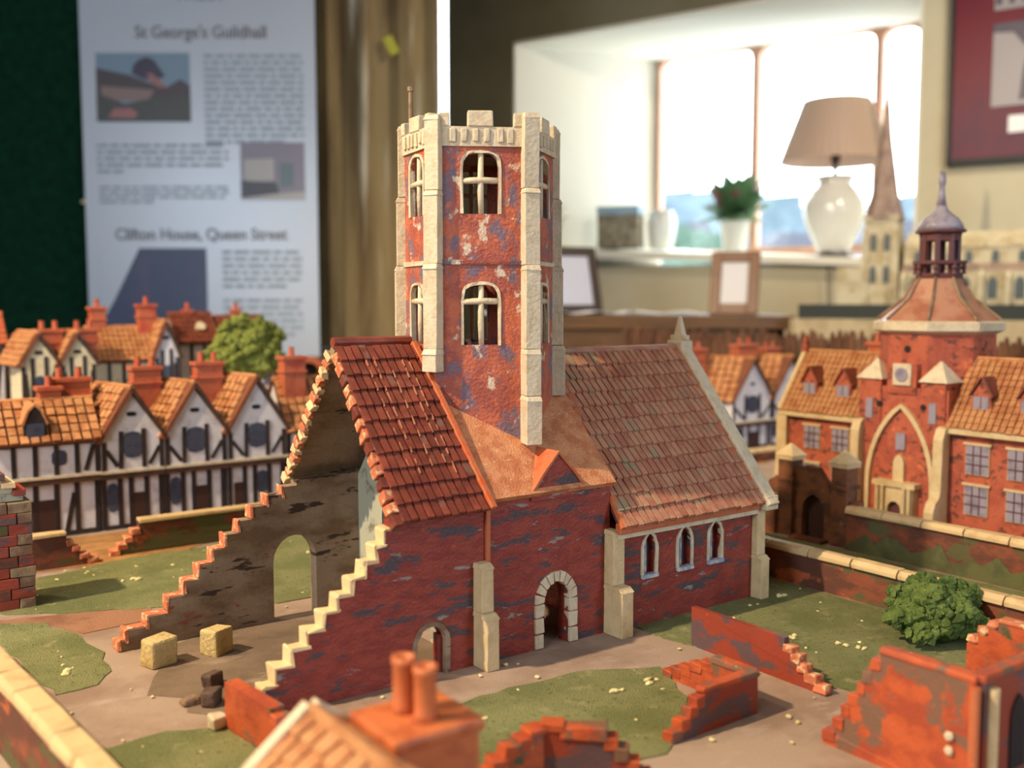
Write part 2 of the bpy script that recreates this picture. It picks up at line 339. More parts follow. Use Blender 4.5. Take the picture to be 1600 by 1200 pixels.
for i, (x, w, h, lb) in enumerate([(3.6,2.6,2.5,'hazy low house with a grey roof seen through the window beside the small plant'),
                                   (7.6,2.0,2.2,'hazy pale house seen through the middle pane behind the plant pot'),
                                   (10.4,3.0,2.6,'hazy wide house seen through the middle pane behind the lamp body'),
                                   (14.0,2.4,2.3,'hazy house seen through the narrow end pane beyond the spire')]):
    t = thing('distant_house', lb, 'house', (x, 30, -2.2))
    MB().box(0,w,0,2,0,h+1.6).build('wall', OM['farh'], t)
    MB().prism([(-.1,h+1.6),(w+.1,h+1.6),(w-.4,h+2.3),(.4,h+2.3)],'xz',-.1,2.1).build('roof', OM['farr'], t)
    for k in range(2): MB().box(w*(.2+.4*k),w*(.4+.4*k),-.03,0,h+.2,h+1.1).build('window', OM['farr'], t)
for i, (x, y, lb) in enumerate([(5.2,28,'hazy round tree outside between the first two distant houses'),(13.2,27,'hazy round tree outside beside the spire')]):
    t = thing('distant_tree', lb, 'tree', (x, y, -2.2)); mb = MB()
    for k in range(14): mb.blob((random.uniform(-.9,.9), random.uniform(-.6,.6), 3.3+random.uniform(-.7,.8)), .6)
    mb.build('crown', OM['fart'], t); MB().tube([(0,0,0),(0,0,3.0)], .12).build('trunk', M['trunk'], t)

# timber post, display panel with its poster
t = thing('timber_post', 'rough weathered timber post standing between the poster and the window wall', 'post', (-.36, 2.78, -.75))
mb = MB(); nx = 10
prof = [(-.165 + .32*k/nx, -.05 - .012*math.sin(k*1.9) - (.016 if k in (3,4) else 0)) for k in range(nx+1)] + [(.156,.10),(-.168,.10)]
mb.prism(prof, 'xy', 0, 2.5); mb.build('post_shaft', RM['oak'], t)
tag_m = paint('yellow green paper tag', S(176,172,60), [], .7, None)
MB().bar((.028,-.064,1.72),(.050,-.064,1.675),.026,.002).build('paper_tag', tag_m, t)

felt = paint('dark green felt', S(14,52,36), [(S(10,40,28),(40,40,40),.4,.6)], .95, (300,.3,.001), spec=.1)
blk = paint('black panel frame', S(22,22,24), [], .5, None)
t = thing('display_panel', 'dark green felt display panel in a black frame behind the model houses', 'display panel', (-1.2, 2.64, -.75))
MB().box(-.95,.69,-.01,.02,.93,2.40).build('felt_panel', felt, t)
MB().box(-.95,.90,-.030,.0,.865,.903).build('bottom_rail', blk, t)
for x in (-.93, .66): MB().box(x-.015,x+.015,-.02,.01,0,.88).build('leg', blk, t)

paper = paint('glossy poster paper', S(176,184,198), [], .28, None, spec=.6)
ink = paint('grey poster ink', S(118,114,118), [], .5, None)
inkb = paint('blue grey text ink', S(140,154,166), [], .5, None)
def flat(n, c): return paint(n, S(*c), [], .4, None)
P_sky, P_tree, P_roof, P_wall, P_grass, P_flower, P_navy = flat('print sky',(112,136,156)), flat('print tree',(52,44,70)), flat('print roof',(66,54,60)), flat('print wall',(128,106,102)), flat('print grass',(62,62,58)), flat('print flowers',(150,96,98)), paint('print slate roof', S(50,60,92), [(S(70,62,96),(14,14,5),.5,.65)], .4, None)
P_dark = flat('print dark',(60,60,70)); P_pale = flat('print pale',(170,166,164)); P_teal = flat('print door',(92,112,120)); P_lil = flat('print lilac',(128,122,138))
po = thing('poster', 'tall glossy white heritage poster pinned on the green display panel', 'poster', (-.803, 2.605, .125))
MB().box(-.300,.300,-.002,.002,0,1.02).build('sheet', paper, po)
def text(body, x, z, h, mat, parent, wid=None, name='heading', off=.0, y=-.0035, rz=0.0):
    cu = bpy.data.curves.new(name, 'FONT'); cu.body = body; cu.size = h; cu.align_x = 'CENTER'; cu.extrude = .0004; cu.offset = off
    cu.materials.append(mat); o = bpy.data.objects.new(name, cu); col.objects.link(o); o.parent = parent
    o.location = (x, y, z); o.rotation_euler = (PI/2, 0, rz)
    bpy.context.view_layer.update(); d = o.dimensions.x
    me = bpy.data.meshes.new_from_object(o.evaluated_get(bpy.context.evaluated_depsgraph_get()))
    m = bpy.data.objects.new(name, me); col.objects.link(m); m.parent = parent; m.location = o.location; m.rotation_euler = o.rotation_euler
    if wid and d > 0: m.scale = (wid/d, 1, 1)
    bpy.data.objects.remove(o); return m
Z0 = .125
text('TRUST', .010, 1.013-Z0+.018, .036, ink, po, .13)
text("St George's Guildhall", .010, .938-Z0, .044, ink, po, .335, off=.0006)
text('Clifton House, Queen Street', -.002, .428-Z0, .042, ink, po, .445, off=.0006)
def para(x0, x1, z0, z1, n, last=1.0):
    mb = MB(); dz = (z0-z1)/n
    for i in range(n):
        x = x0; z = z0 - i*dz; end = x1 if i < n-1 else x0 + (x1-x0)*last
        while x < end - .008:
            w = min(random.uniform(.012,.05), end-x); mb.box(x, x+w, -.0028, -.0020, z-dz*.52, z); x += w + .007
    o = mb.build('printed_text', inkb, po); o['kind'] = 'stuff'; return o
X = .803
para(-.792+X+.004, -.534+X, .897-Z0, .665-Z0, 14, .8)
para(-1.069+X, -.730+X, .672-Z0, .590-Z0, 5, .22)
para(-1.066+X, -.730+X, .565-Z0, .515-Z0, 4, .42)
para(-.752+X, -.545+X, .400-Z0, .295-Z0, 6, .85)
para(-.752+X, -.545+X, .275-Z0, .170-Z0, 6, .9)
def photo(x0, x1, z0, z1, base, shapes):
    ph = MB().box(x0,x1,-.0032,-.002,z0,z1).build('printed_photograph', base, po)
    for k, (poly, m) in enumerate(shapes):
        MB().prism([(x0+(x1-x0)*a, z0+(z1-z0)*b) for a, b in poly], 'xz', -.0034-.0002*k, -.003).build('picture_area', m, ph)
photo(-1.064+X,-.824+X,.728-Z0,.901-Z0, P_sky, [
    ([(0,.35),(1,.3),(1,.52),(.9,.62),(.75,.5),(.6,.55),(.35,.68),(0,.78)], P_roof),
    ([(.38,.70),(.40,.82),(.46,.90),(.54,.94),(.62,.90),(.68,.78),(.74,.66),(.62,.60),(.5,.62)], P_tree),
    ([(.05,.30),(.55,.30),(.62,.46),(.05,.52)], P_wall), ([(.58,.58),(.66,.50),(.76,.5),(.6,.7),(.54,.7)], P_flower),
    ([(0,0),(1,0),(1,.36),(.6,.34),(.3,.26),(0,.42)], P_grass), ([(.12,.06),(.40,.05),(.44,.12),(.36,.20),(.18,.19)], P_flower)])
photo(-.699+X,-.534+X,.530-Z0,.676-Z0, P_lil, [
    ([(.05,.30),(.52,.34),(.52,.72),(.05,.70)], P_pale), ([(0,0),(.6,.12),(.55,.30),(0,.34)], P_dark),
    ([(.62,.22),(.82,.24),(.82,.64),(.62,.64)], P_teal), ([(.0,.0),(1,.0),(1,.14),(.5,.1),(0,.03)], P_pale)])
photo(-1.069+X,-.793+X,.128-Z0+.006,.406-Z0, paper, [([(0,.05),(1,.05),(1,1),(.37,1),(.12,.50),(0,.30)], P_navy)])
for (x, z) in ((-.302,1.022),(-.304,.40)): MB().lathe([(.008,-.004),(.008,.004)],10,(x,0,z)).build('pin', M['stone_w'], po)

# maroon framed panel on the wall right of the window
t = thing('framed_display', 'dark framed maroon panel with mounted photographs on the cream wall', 'picture frame', NW(.06,-.004,.70), NR)
mar = paint('maroon mount', S(104,22,42), [(S(84,22,54),(2,2,2),.45,.6)], .4, None, spec=.25)
MB().box(.0,.75,-.02,0,.0,.85).build('backboard', mar, t)
for b in ((.0,.75,-.012,.006),(.0,.75,.844,.862)): MB().box(b[0]-.006,b[1]+.006,-.028,.0,b[2],b[3]).build('frame_bar', blk, t)
for b in (-.006,.744): MB().box(b,b+.012,-.028,.0,-.012,.862).build('frame_bar', blk, t)
PH1, PH2 = flat('print grey photo',(150,144,150)), flat('print grey dark',(72,66,84))
ph = MB().box(.115,.42,-.024,-.02,.155,.40).build('mounted_photograph', PH1, t)
MB().prism([(.115,.40),(.42,.40),(.42,.30),(.20,.33),(.17,.37),(.115,.375)],'xz',-.0255,-.0235).build('picture_area', PH2, ph)
MB().prism([(.19,.17),(.30,.17),(.30,.36),(.22,.35),(.20,.26)],'xz',-.0258,-.0235).build('picture_area', PH2, ph)
ph = MB().box(.115,.42,-.024,-.02,.44,.66).build('mounted_photograph', PH1, t)
for k in range(9): MB().box(.12+.035*(k%5),.135+.035*(k%5),-.0255,-.0235,.455+.045*(k//5),.485+.045*(k//5)).build('picture_area', PH2, ph)
MB().box(.165,.36,-.024,-.02,.075,.125).build('caption_card', paper, t)

# bench below the sill with papers and two stand-up frames
benchm = paint('brown bench wood', S(104,76,50), [(S(84,60,40),(4,30,30),.45,.6)], .4, (60,.2,.001))
t = thing('wooden_bench', 'brown wooden bench table below the window sill', 'table', (.40, 2.80, -.75))
MB().box(-.42,.34,-.20,.28,.945,.982).build('table_top', benchm, t, bevel=.004)
for x in (-.38,.29):
    for y in (-.16,.24): MB().box(x-.025,x+.025,y-.025,y+.025,0,.945).build('leg', benchm, t)
MB().box(-.40,.31,-.185,-.165,.89,.945).build('apron', benchm, t)
whitep = paint('white paper', S(226,226,232), [], .6, None)
for (x, y, a, lb) in [(.22,2.70,.15,'loose white sheet on the bench beside the dark upright frame'),(.40,2.69,-.2,'loose white sheet on the bench between the two upright frames'),(.02,2.72,.3,'loose white sheet on the bench partly behind the tower')]:
    mb = MB(); nx = 6
    for i in range(nx):
        z = lambda k: .002 + .008*math.sin(k*.9+x*9)**2
        xa, xb = -.10+.2*i/nx, -.10+.2*(i+1)/nx
        mb.add([(xa,-.07,z(i)),(xb,-.07,z(i+1)),(xb,.07,z(i+1)),(xa,.07,z(i)),(xa,-.07,z(i)+.001),(xb,-.07,z(i+1)+.001),(xb,.07,z(i+1)+.001),(xa,.07,z(i)+.001)],
               [(0,3,2,1),(4,5,6,7),(0,1,5,4),(1,2,6,5),(2,3,7,6),(3,0,4,7)])
    o = mb.build('paper_sheet', whitep); o.location = (x, y, .2325); o.rotation_euler = (0,0,a); tag(o, lb, 'paper', 'papers on the bench')
def stand_frame(x, y, w, h, rz, mat, cardm, lb, b):
    t = thing('picture_frame', lb, 'picture frame', (x, y, .2325), rz)
    R = Matrix.Rotation(math.radians(-14), 4, 'X')
    for q in ((-w/2,-w/2+b,0,h),(w/2-b,w/2,0,h)): MB().box(q[0],q[1],-.006,.010,q[2],q[3]).build('frame_bar', mat, t, M=R, bevel=.002)
    for q in ((0,b),(h-b,h)): MB().box(-w/2+b,w/2-b,-.006,.010,q[0],q[1]).build('frame_bar', mat, t, M=R, bevel=.002)
    MB().box(-w/2+b*.9,w/2-b*.9,.0,.006,b*.9,h-b*.9).build('card', cardm, t, M=R)
    MB().add([(-.02,.035,.0),(.02,.035,.0),(.02,.045,.0),(-.02,.045,.0),(-.02,.045+.01,h*.7),(.02,.055,h*.7),(.02,.065,h*.7),(-.02,.065,h*.7)],[(0,3,2,1),(4,5,6,7),(0,1,5,4),(1,2,6,5),(2,3,7,6),(3,0,4,7)]).build('strut', mat, t, M=Matrix.Translation((0,h*.12,0)))
card1 = paint('lavender card', S(186,188,206), [], .5, None)
stand_frame(.185, 2.80, .165, .195, math.radians(28), paint('dark frame wood', S(60,48,42), [], .4, None), card1, 'dark upright picture frame holding a pale card near the tower', .026)
stand_frame(.615, 2.78, .135, .180, math.radians(-22), paint('brown frame wood', S(112,74,48), [], .4, None), paint('white card', S(206,204,208), [], .5, None), 'brown upright picture frame holding a white card below the potted plant', .030)

# lamp, potted plants, vase, box on the sill
shade = paint('pleated beige shade', S(196,168,150), [], .8, None)
cer = paint('white glazed ceramic', S(222,220,214), [], .12, None, spec=.6, coat=.6)
lampwood = paint('lamp foot', S(60,48,40), [], .4, None)
t = thing('table_lamp', 'white ceramic table lamp with pleated beige shade on the window sill', 'lamp', NW(-.395,.34,.425), NR); t.scale = (.93,.93,.96)
mb = MB(); n = 88; vs = []
for i, (r, z) in enumerate([(.213,.365),(.128,.595)]):
    for k in range(n): q = r*(1 + (.018 if k % 2 else -.0)); vs.append((q*math.cos(2*PI*k/n), q*math.sin(2*PI*k/n), z))
vs += [(p[0]*.985, p[1]*.985, p[2]) for p in vs]
mb.add(vs, [(k,(k+1)%n,n+(k+1)%n,n+k) for k in range(n)] + [(2*n+k,3*n+k,3*n+(k+1)%n,2*n+(k+1)%n) for k in range(n)] + [(k,2*n+k,2*n+(k+1)%n,(k+1)%n) for k in range(n)] + [(n+k,n+(k+1)%n,3*n+(k+1)%n,3*n+k) for k in range(n)])
mb.build('lamp_shade', shade, t)
MB().lathe([(.050,.022),(.062,.03),(.078,.06),(.112,.13),(.122,.175),(.118,.215),(.096,.255),(.072,.272),(.064,.285),(.080,.312),(.076,.314),(.050,.30)],28).build('lamp_body', cer, t, smooth=True)
MB().lathe([(.070,0),(.074,.006),(.066,.016),(.052,.024)],24).build('lamp_foot', lampwood, t, smooth=True)
MB().lathe([(.010,.30),(.010,.36),(.018,.362),(.018,.41)],12).build('lamp_socket', lampwood, t)
MB().tube([(.05,-.05,.006),(.09,-.22,.012),(.10,-.397,.010),(.10,-.405,-.06),(.11,-.40,-.3)], .003).build('cord', lampwood, t)

leafm = paint('houseplant leaf', S(96,138,96), [(S(110,132,96),(30,30,30),.5,.65)], .5, None, rand=.2)
budm = paint('pink bud', S(150,100,96), [], .6, None)
def pot_plant(lb, x, y, z, rp, hp, rad, nl, hl, seed):
    random.seed(seed)
    t = thing('potted_plant', lb, 'potted plant', NW(x,y,z), NR)
    MB().lathe([(rp*.72,0),(rp*.76,.004),(rp,hp),(rp*1.02,hp),(rp*.9,hp-.004),(rp*.88,hp*.8)],24).build('pot', cer, t, smooth=True)
    for k in range(nl):
        a = random.uniform(0,2*PI); e = random.uniform(.1,1.25); L = random.uniform(.6,1)*rad
        d = Vector((math.cos(a)*math.cos(e), math.sin(a)*math.cos(e), math.sin(e)*hl/rad)); s = d.cross(Vector((0,0,1))).normalized()*L*.24
        b = Vector((0,0,hp*.92)); tip = b + d*L; m = b + d*L*.55 + Vector((0,0,.01)); up = d.cross(s).normalized()*L*.05
        mb = MB().add([b, m+s, tip-Vector((0,0,L*.12)), m-s, m+up], [(0,1,4),(1,2,4),(2,3,4),(3,0,4)])
        mb.build('leaf', leafm if k % 6 else budm, t)
pot_plant('bushy green plant in a white pot on the sill beside the lamp', -.775,.33,.462,.058,.115,.20,120,.26,5)
pot_plant('small green plant standing in the window corner beside the tower', -1.44,.04,.478,.045,.09,.11,22,.16,9)
t = thing('white_vase', 'plain white rounded vase on the sill in the window corner', 'vase', NW(-1.10,.36,.480), NR)
MB().lathe([(.035,0),(.045,.004),(.056,.05),(.060,.10),(.054,.135),(.046,.148),(.048,.155),(.042,.155),(.040,.14)],24).build('body', cer, t, smooth=True)
boxm = paint('grey patterned box', S(150,140,120), [(S(110,100,86),(40,40,40),.45,.6)], .7, None)
t = thing('keepsake_box', 'grey patterned box with a pale blue lid in the window corner', 'box', NW(-1.235,.26,.482), NR+.2)
MB().box(-.085,.085,-.05,.05,0,.135).build('box_body', boxm, t, bevel=.003)
MB().box(-.088,.088,-.053,.053,.135,.17).build('lid', paint('pale blue lid', S(150,176,196), [], .6, None), t, bevel=.003)

# cathedral model on its own covered table
ca = paint('cream card model', S(194,184,156), [(S(172,156,122),(30,30,30),.45,.6)], .7, (200,.3,.001))
cg = paint('grey model spire', S(150,128,116), [(S(124,104,96),(40,40,40),.45,.6)], .7, (200,.3,.001))
cgl = paint('model grey window', S(66,78,80), [], .4, None)
ct = thing('cloth_table', 'table under a pale cloth carrying the cathedral model', 'table', (.722, 2.55, -.75), math.radians(-32))
clothm = paint('pale tablecloth', S(196,180,146), [(S(180,162,128),(4,4,4),.4,.6)], .85, None)
MB().box(.0,1.2,0,.45,.95,.972).build('table_top', benchm, ct)
mb = MB(); n = 40; pts = [(1.2*i/n, -.008 + .008*math.sin(i*1.4)) for i in range(n+1)]
mb.prism(pts + [(p[0], p[1]+.005) for p in pts[::-1]], 'xy', .15, .974)
mb.box(-.004,1.2,-.004,.45,.972,.975); mb.box(-.012,-.004,0,.45,.15,.974)
mb.build('tablecloth', clothm, ct)
for x in (.05,1.15):
    for y in (.06,.4): MB().box(x-.02,x+.02,y-.02,y+.02,0,.95).build('leg', benchm, ct)
cm = thing('cathedral_model', 'cream model cathedral with a tall grey spire on a black base', 'architectural model', (.722, 2.55, .225), math.radians(-32))
MB().box(.008,1.15,.005,.40,0,.036).build('base_board', paint('black green base', S(34,40,34), [], .5, None), cm)
tx, ty = .190, .11
mb = MB().box(tx-.038,tx+.038,ty-.038,ty+.038,.036,.25); mb.build('tower', ca, cm)
for sx in (-1,1):
    for sy in (-1,1):
        MB().frust((tx+sx*.038-.010,tx+sx*.038+.010,ty+sy*.038-.010,ty+sy*.038+.010),(tx+sx*.034-.006,tx+sx*.034+.006,ty+sy*.034-.006,ty+sy*.034+.006),.036,.235).build('tower_buttress', ca, cm)
MB().lathe([(.050,.25),(.034,.31),(.014,.45),(.003,.575)],8,(tx,ty,0),phase=PI/8).build('spire', cg, cm)
MB().box(tx-.042,tx+.042,ty-.042,ty+.042,.246,.256).build('cornice', ca, cm)
for zz in (.09,.17):
    for (dx, dy, q) in ((0,-1,0),(-1,0,1)):
        for s in (-.016,.016):
            mb = MB(); p = arch(-.007,.007,.03,.014,'point',6); mb.prism([(-.007,0),(.007,0)] + p[::-1], 'xz', -.002, .001)
            mb.build('lancet', cgl, cm, M=Matrix.Translation((tx+dx*.0385+(s if not q else 0), ty+dy*.0385+(s if q else 0), zz)) @ Matrix.Rotation(-PI/2*q, 4, 'Z'))
nx0, nx1 = .245, 1.12
MB().box(nx0,nx1,.045,.20,.036,.115).build('aisle', ca, cm)
MB().prism([(.045,.115),(.085,.135),(.085,.115)],'yz',nx0,nx1).build('aisle_roof', cg, cm)
MB().box(nx0,nx1,.085,.185,.036,.175).build('nave', ca, cm)
MB().prism([(.082,.175),(.188,.175),(.135,.215)],'yz',nx0,nx1).build('nave_roof', ca, cm)
MB().box(tx-.10,tx-.038,.06,.17,.036,.13).build('west_porch', ca, cm)
k = 0; x = nx0+.03
while x < nx1-.02:
    MB().prism([(.045,.036),(.022,.036),(.026,.10),(.045,.118)],'yz',x-.026,x-.016).build('buttress', ca, cm)
    MB().prism([(x-.008,.05),(x+.012,.05)] + arch(x-.008,x+.012,.085,.018,'point',6)[::-1],'xz',.0435,.046).build('window', cgl, cm)
    MB().prism([(x-.006,.138),(x+.010,.138)] + arch(x-.006,x+.010,.155,.012,'point',6)[::-1],'xz',.0835,.086).build('window', cgl, cm)
    MB().frust((x-.025,x-.017,.082,.088),(x-.022,x-.020,.084,.086),.175,.192).build('pinnacle', ca, cm)
    x += .058

# ================================================================== table and ground of the model town
random.seed(11)
tb = town('model_table', 'large table carrying the painted ground board of the model town', 'table', .3, .35, -.75)
MB().box(-1.15,1.0,-.93,.95,.70,.75).build('ground_board', M['board'], tb)
MB().box(-1.17,1.02,-.95,.97,.66,.70).build('table_top', benchm, tb)
for x in (-1.05,.9):
    for y in (-.85,.85): MB().box(x-.03,x+.03,y-.03,y+.03,0,.66).build('leg', benchm, tb)
def lawn(pts, h=.0008):
    # rounded outline with a little wobble, standing just proud of the board
    P = []
    n = len(pts)
    for i in range(n):
        a, b = Vector(pts[i]), Vector(pts[(i+1) % n]); m = max(1, int((b-a).length/.012))
        for k in range(m): q = a.lerp(b, k/m); P.append((q.x-.3+random.uniform(-.003,.003), q.y-.35+random.uniform(-.003,.003)))
    return MB().prism(P, 'xy', .7495, .75+h).build('lawn', M['grass'], tb)
lawn([(-.30,.36),(-.238,.441),(-.14,.47),(.011,.472),(.30,.482),(.30,.30),(-.02,.225),(-.076,.228),(-.115,.262),(-.157,.272),(-.217,.300),(-.27,.325)])
lawn([(-.291,.313),(-.261,.291),(-.242,.238),(-.239,.191),(-.244,.145),(-.259,.126),(-.283,.122),(-.292,.163),(-.300,.269)])
lawn([(-.284,.013),(-.245,.016),(-.209,.001),(-.191,-.068),(-.213,-.14),(-.290,-.14)])
lawn([(-.081,-.055),(-.025,-.051),(.03,-.054),(.087,-.083),(.062,-.135),(0,-.187),(-.051,-.185),(-.113,-.20),(-.126,-.126)])
lawn([(.133,-.025),(.142,.12),(.31,.2),(.337,.2),(.343,-.013),(.343,-.107),(.343,-.30),(.282,-.253),(.223,-.198),(.165,-.200),(.150,-.17),(.140,-.067)])
lawn([(.359,.2),(.49,.2),(.49,-.25),(.359,-.30)])
MB().prism([(-.50,.11),(-.15,.11),(-.14,.26),(.6,.27),(.6,.13),(-.05,.125),(-.42,.05)],'xy',.7497,.7504).build('earth_path', M['path'], tb)
MB().prism([(p[0]-.3,p[1]-.35) for p in [(-.26,.47),(-.10,.455),(-.04,.50),(-.04,.60),(-.26,.60)]],'xy',.7497,.7507).build('earth_path', M['path'], tb)
redp = paint('red brown path', S(150,106,80), [(S(130,88,64),(30,30,30),.45,.6)], .9, (500,.5,.0015))
MB().prism([(p[0]-.3,p[1]-.35) for p in [(-.30,.325),(-.22,.302),(-.175,.282),(-.185,.25),(-.24,.245),(-.262,.295),(-.30,.31)]],'xy',.7497,.7505).build('earth_path', redp, tb)
nfl = paint('nave floor painted shade', S(122,102,84), [(S(104,86,70),(16,16,16),.45,.6),(S(140,120,102),(22,60,22),.6,.7)], .85, (500,.5,.001))
MB().prism([(p[0]-.3,p[1]-.35) for p in [(-.022,.012),(-.022,.183),(-.17,.183),(-.20,.172),(-.195,.16),(-.222,.115),(-.235,.085),(-.215,.065),(-.222,.04),(-.20,.015),(-.18,.012)]],'xy',.7497,.7504).build('nave_floor_shade', nfl, tb)  # brown patch paints the shade lying on the nave floor
mb = MB()
for i in range(230):
    u_, v_ = random.uniform(-.29,.34), random.uniform(-.30,.46)
    if -.2 < u_ < .30 and -.005 < v_ < .20: continue
    r = random.uniform(.0006,.0022); mb.blob((u_-.3, v_-.35, .7512), (r, r, r*.6), .4)
for (u_, v_) in [(.22,-.10),(.235,-.135),(.24,-.15),(.205,-.09),(.03,-.10),(.06,-.10),(.30,-.02),(-.27,.16),(-.16,.38)]:
    for k in range(3): mb.blob((u_-.3+random.uniform(-.004,.004), v_-.35+random.uniform(-.004,.004), .7515), (.0035,.002,.0014), .3)
o = mb.build('loose_crumbs', M['crumb'], tb); o['kind'] = 'stuff'

# ------------------------------------------------------------------ tile laying
def basis(origin, ax, up):
    ax = Vector(ax).normalized(); up = Vector(up); up = (up - ax*up.dot(ax)).normalized(); n = ax.cross(up)
    m = Matrix.Identity(4)
    for i in range(3): m[i][0] = ax[i]; m[i][1] = up[i]; m[i][2] = n[i]; m[i][3] = origin[i]
    return m
def tiles(parent, mat, origin, ax, up, w, l, nc, nr, th=.0016, keep=None, name='roof_tile', stuff=False, skew=None, gap=.12, ov=.10):
    """courses of overlapping tiles on a sloping plane; ax along the eaves, up towards the ridge"""
    B = basis(origin, ax, up); tw, tl = w/nc, l/nr; me = None; mb = MB() if stuff else None
    q = MB().frust((-tw*(.5-gap/2), tw*(.5-gap/2), -ov*tl, tl), (-tw*(.46-gap/2), tw*(.46-gap/2), (.02-ov)*tl, tl*.96), 0, th)
    n = 0
    for r in range(nr):
        for c in range(nc):
            x = (c+.5)*tw; y = r*tl
            if skew: x += skew*(y/l)
            if keep and not keep(x/w, y/l): continue
            T = Matrix.Translation((x, y + random.uniform(-.06,.06)*tl, random.uniform(0,.18)*th)) @ Matrix.Rotation(-.9*th/tl, 4, 'X') @ Matrix.Rotation(random.uniform(-.03,.03), 4, 'Z')
            T = Matrix.Translation((0,0,th*.95)) @ T
            if stuff: mb.add([B @ T @ Vector(p) for p in q.v], q.f); continue
            n += 1
            if me is None: o = q.build(name, mat, parent); me = o.data
            else:
                o = bpy.data.objects.new(name, me); col.objects.link(o); o.parent = parent
            o.matrix_basis = B @ T
    if stuff:
        o = mb.build('roof_tiles', mat, parent); o['kind'] = 'stuff'

# ================================================================== the ruined church
CH = town('ruined_church', 'large half-ruined brick church model with a tall pale-trimmed lantern tower', 'church model', 0, 0)
HW = .0975; EZ = .120; RZ = .232; TH = .012
def uneven_steps(pts):
    out = [pts[0]]
    for (a, b) in pts[1:]: out += [(a, out[-1][1]), (a, b)]
    return out
# near wall of the nave: broken steps up to the eaves, small arched doorway
st = [(-.190,.006),(-.184,.020),(-.176,.031),(-.165,.041),(-.153,.051),(-.142,.061),(-.131,.071),(-.121,.081),(-.111,.091),(-.102,.101),(-.095,.111),(-.090,.118)]
prof = uneven_steps(st) + [(-.012,.118)]
mb = MB(); pierced(mb, prof, 0, TH, [(-.071,-.047,0,.024,.013,'round')])
nw = mb.build('nave_wall', M['brick'], CH)
mb = MB(); ribbon(mb, [(-.047,0)] + arch(-.071,-.047,.024,.013,'round')[::-1] + [(-.071,0)], .0035, -.0012, .004)
mb.v = [(p[0], p[1], max(p[2], 0)) for p in mb.v]; mb.build('door_surround', M['plaster'], nw, jit=.0004)
MB().box(-.0505,-.047,.004,.0115,0,.028).build('door_jamb', M['brick'], nw)
for i in range(1, len(st)):
    a, b = st[i-1], st[i]
    MB().box(a[0]-.0016,a[0]+.0012,-.0002,TH+.001,max(a[1]-.011,0),a[1]+.0012).build('broken_stone', M['edge_c'], nw, bevel=.0007, jit=.0011)
    MB().box(a[0]-.001,b[0]+.001,-.0004,TH+.0008,a[1]-.0008,a[1]+.0016).build('broken_stone', M['edge_c'], nw, bevel=.0006, jit=.0009)
# far wall: plastered inside, big arch
sf = [(-.228,.008),(-.222,.016),(-.206,.024),(-.190,.036),(-.176,.047),(-.164,.058),(-.153,.069),(-.142,.080),(-.131,.090),(-.120,.100),(-.106,.108),(-.092,.114),(-.080,.118)]
prof = uneven_steps(sf) + [(-.012,.120)]
mb = MB(); pierced(mb, prof, .183, .195, [(-.102,-.063,0,.050,.022,'round')])
fw = mb.build('far_wall', M['plaster'], CH)
for i in range(1, len(sf)):
    a, b = sf[i-1], sf[i]
    MB().box(a[0]-.0014,a[0]+.0012,.1825,.196,max(a[1]-.010,0),a[1]+.001).build('broken_stone', M['edge'], fw, bevel=.0007, jit=.0008)
    if i < 8: MB().box(a[0],b[0],.184,.196,a[1]-.001,a[1]+.001).build('broken_stone', M['edge'], fw, bevel=.0005, jit=.0006)
# wall closing the nave at the crossing, with a tall pale arch
mb = MB(); pierced(mb, [(TH,.118),(HW,.222),(.183,.118)], -.022, -.012, [(.062,.140,0,.09,.045,'point')])
mb.build('crossing_arch_wall', M['plaster_g'], CH, M=Matrix(((0,1,0,0),(1,0,0,0),(0,0,1,0),(0,0,0,1))))
# nave roof: near slope (tiled) and far slope (seen from below)
sl = Vector((0, HW, RZ-EZ)); L = sl.length; nrm = Vector((0, -(RZ-EZ), HW)).normalized()
def slope(u0, u1, y0, z0, y1, z1, th, mat, name, parent, u0b=None, u1b=None, ragged=0):
    a = [(u0,y0,z0),(u1,y0,z0),(u1b if u1b is not None else u1,y1,z1),(u0b if u0b is not None else u0,y1,z1)]
    return MB().slab(a, th).build(name, mat, parent)
nr_ = slope(-.090,-.012,-.004,EZ-.004,HW,RZ,.005,M['roof_base'],'nave_roof',CH,u0b=-.084,u1b=-.018)
off = Vector((0, -(RZ-EZ), HW)).normalized()*.005
tiles(nr_, M['tile_red'], Vector((-.088,-.005,EZ-.0055))+off, (1,0,0), (.004,HW+.005,RZ-EZ+.006), .072, L+.006, 11, 11, .0020)
mb = MB(); BN = basis(Vector((-.088,-.005,EZ-.0055))+off, (1,0,0), (.004,HW+.005,RZ-EZ+.006))
for x in (.021,.028,.040,.052,.0575):      # pale bars paint glints of light along the tile joints
    y = random.uniform(.03,.05)
    while y < .135:
        d = random.uniform(.004,.011)
        mb.add([BN @ Vector(p) for p in MB().box(x-.0003,x+.0003,y,y+d,.0026,.0043).v], [(0,3,2,1),(4,5,6,7),(0,1,5,4),(1,2,6,5),(2,3,7,6),(3,0,4,7)]); y += d + random.uniform(.001,.008)
o = mb.build('painted_glints', paint('painted glint', S(170,112,84), [], .4, (500,.4,.001)), nr_); o['kind'] = 'stuff'
for k in range(15):   # broken verge at the open end
    f = k/15; y = -.004 + (HW+.004)*f; z = EZ-.004 + (RZ-EZ+.004)*f; u0 = -.091 + .006*f
    MB().box(-.003,.003+random.uniform(0,.002),-.0040,.0040,-.002,.0068).build('broken_tile', M['edge'] if k % 3 else M['tile_red'], nr_, bevel=.0006, jit=.001,
        M=basis((u0,y,z),(1,0,0),sl))
mb = MB(); p, q = Vector((-.012,-.006,EZ-.006))+off, Vector((-.018,HW,RZ))+off
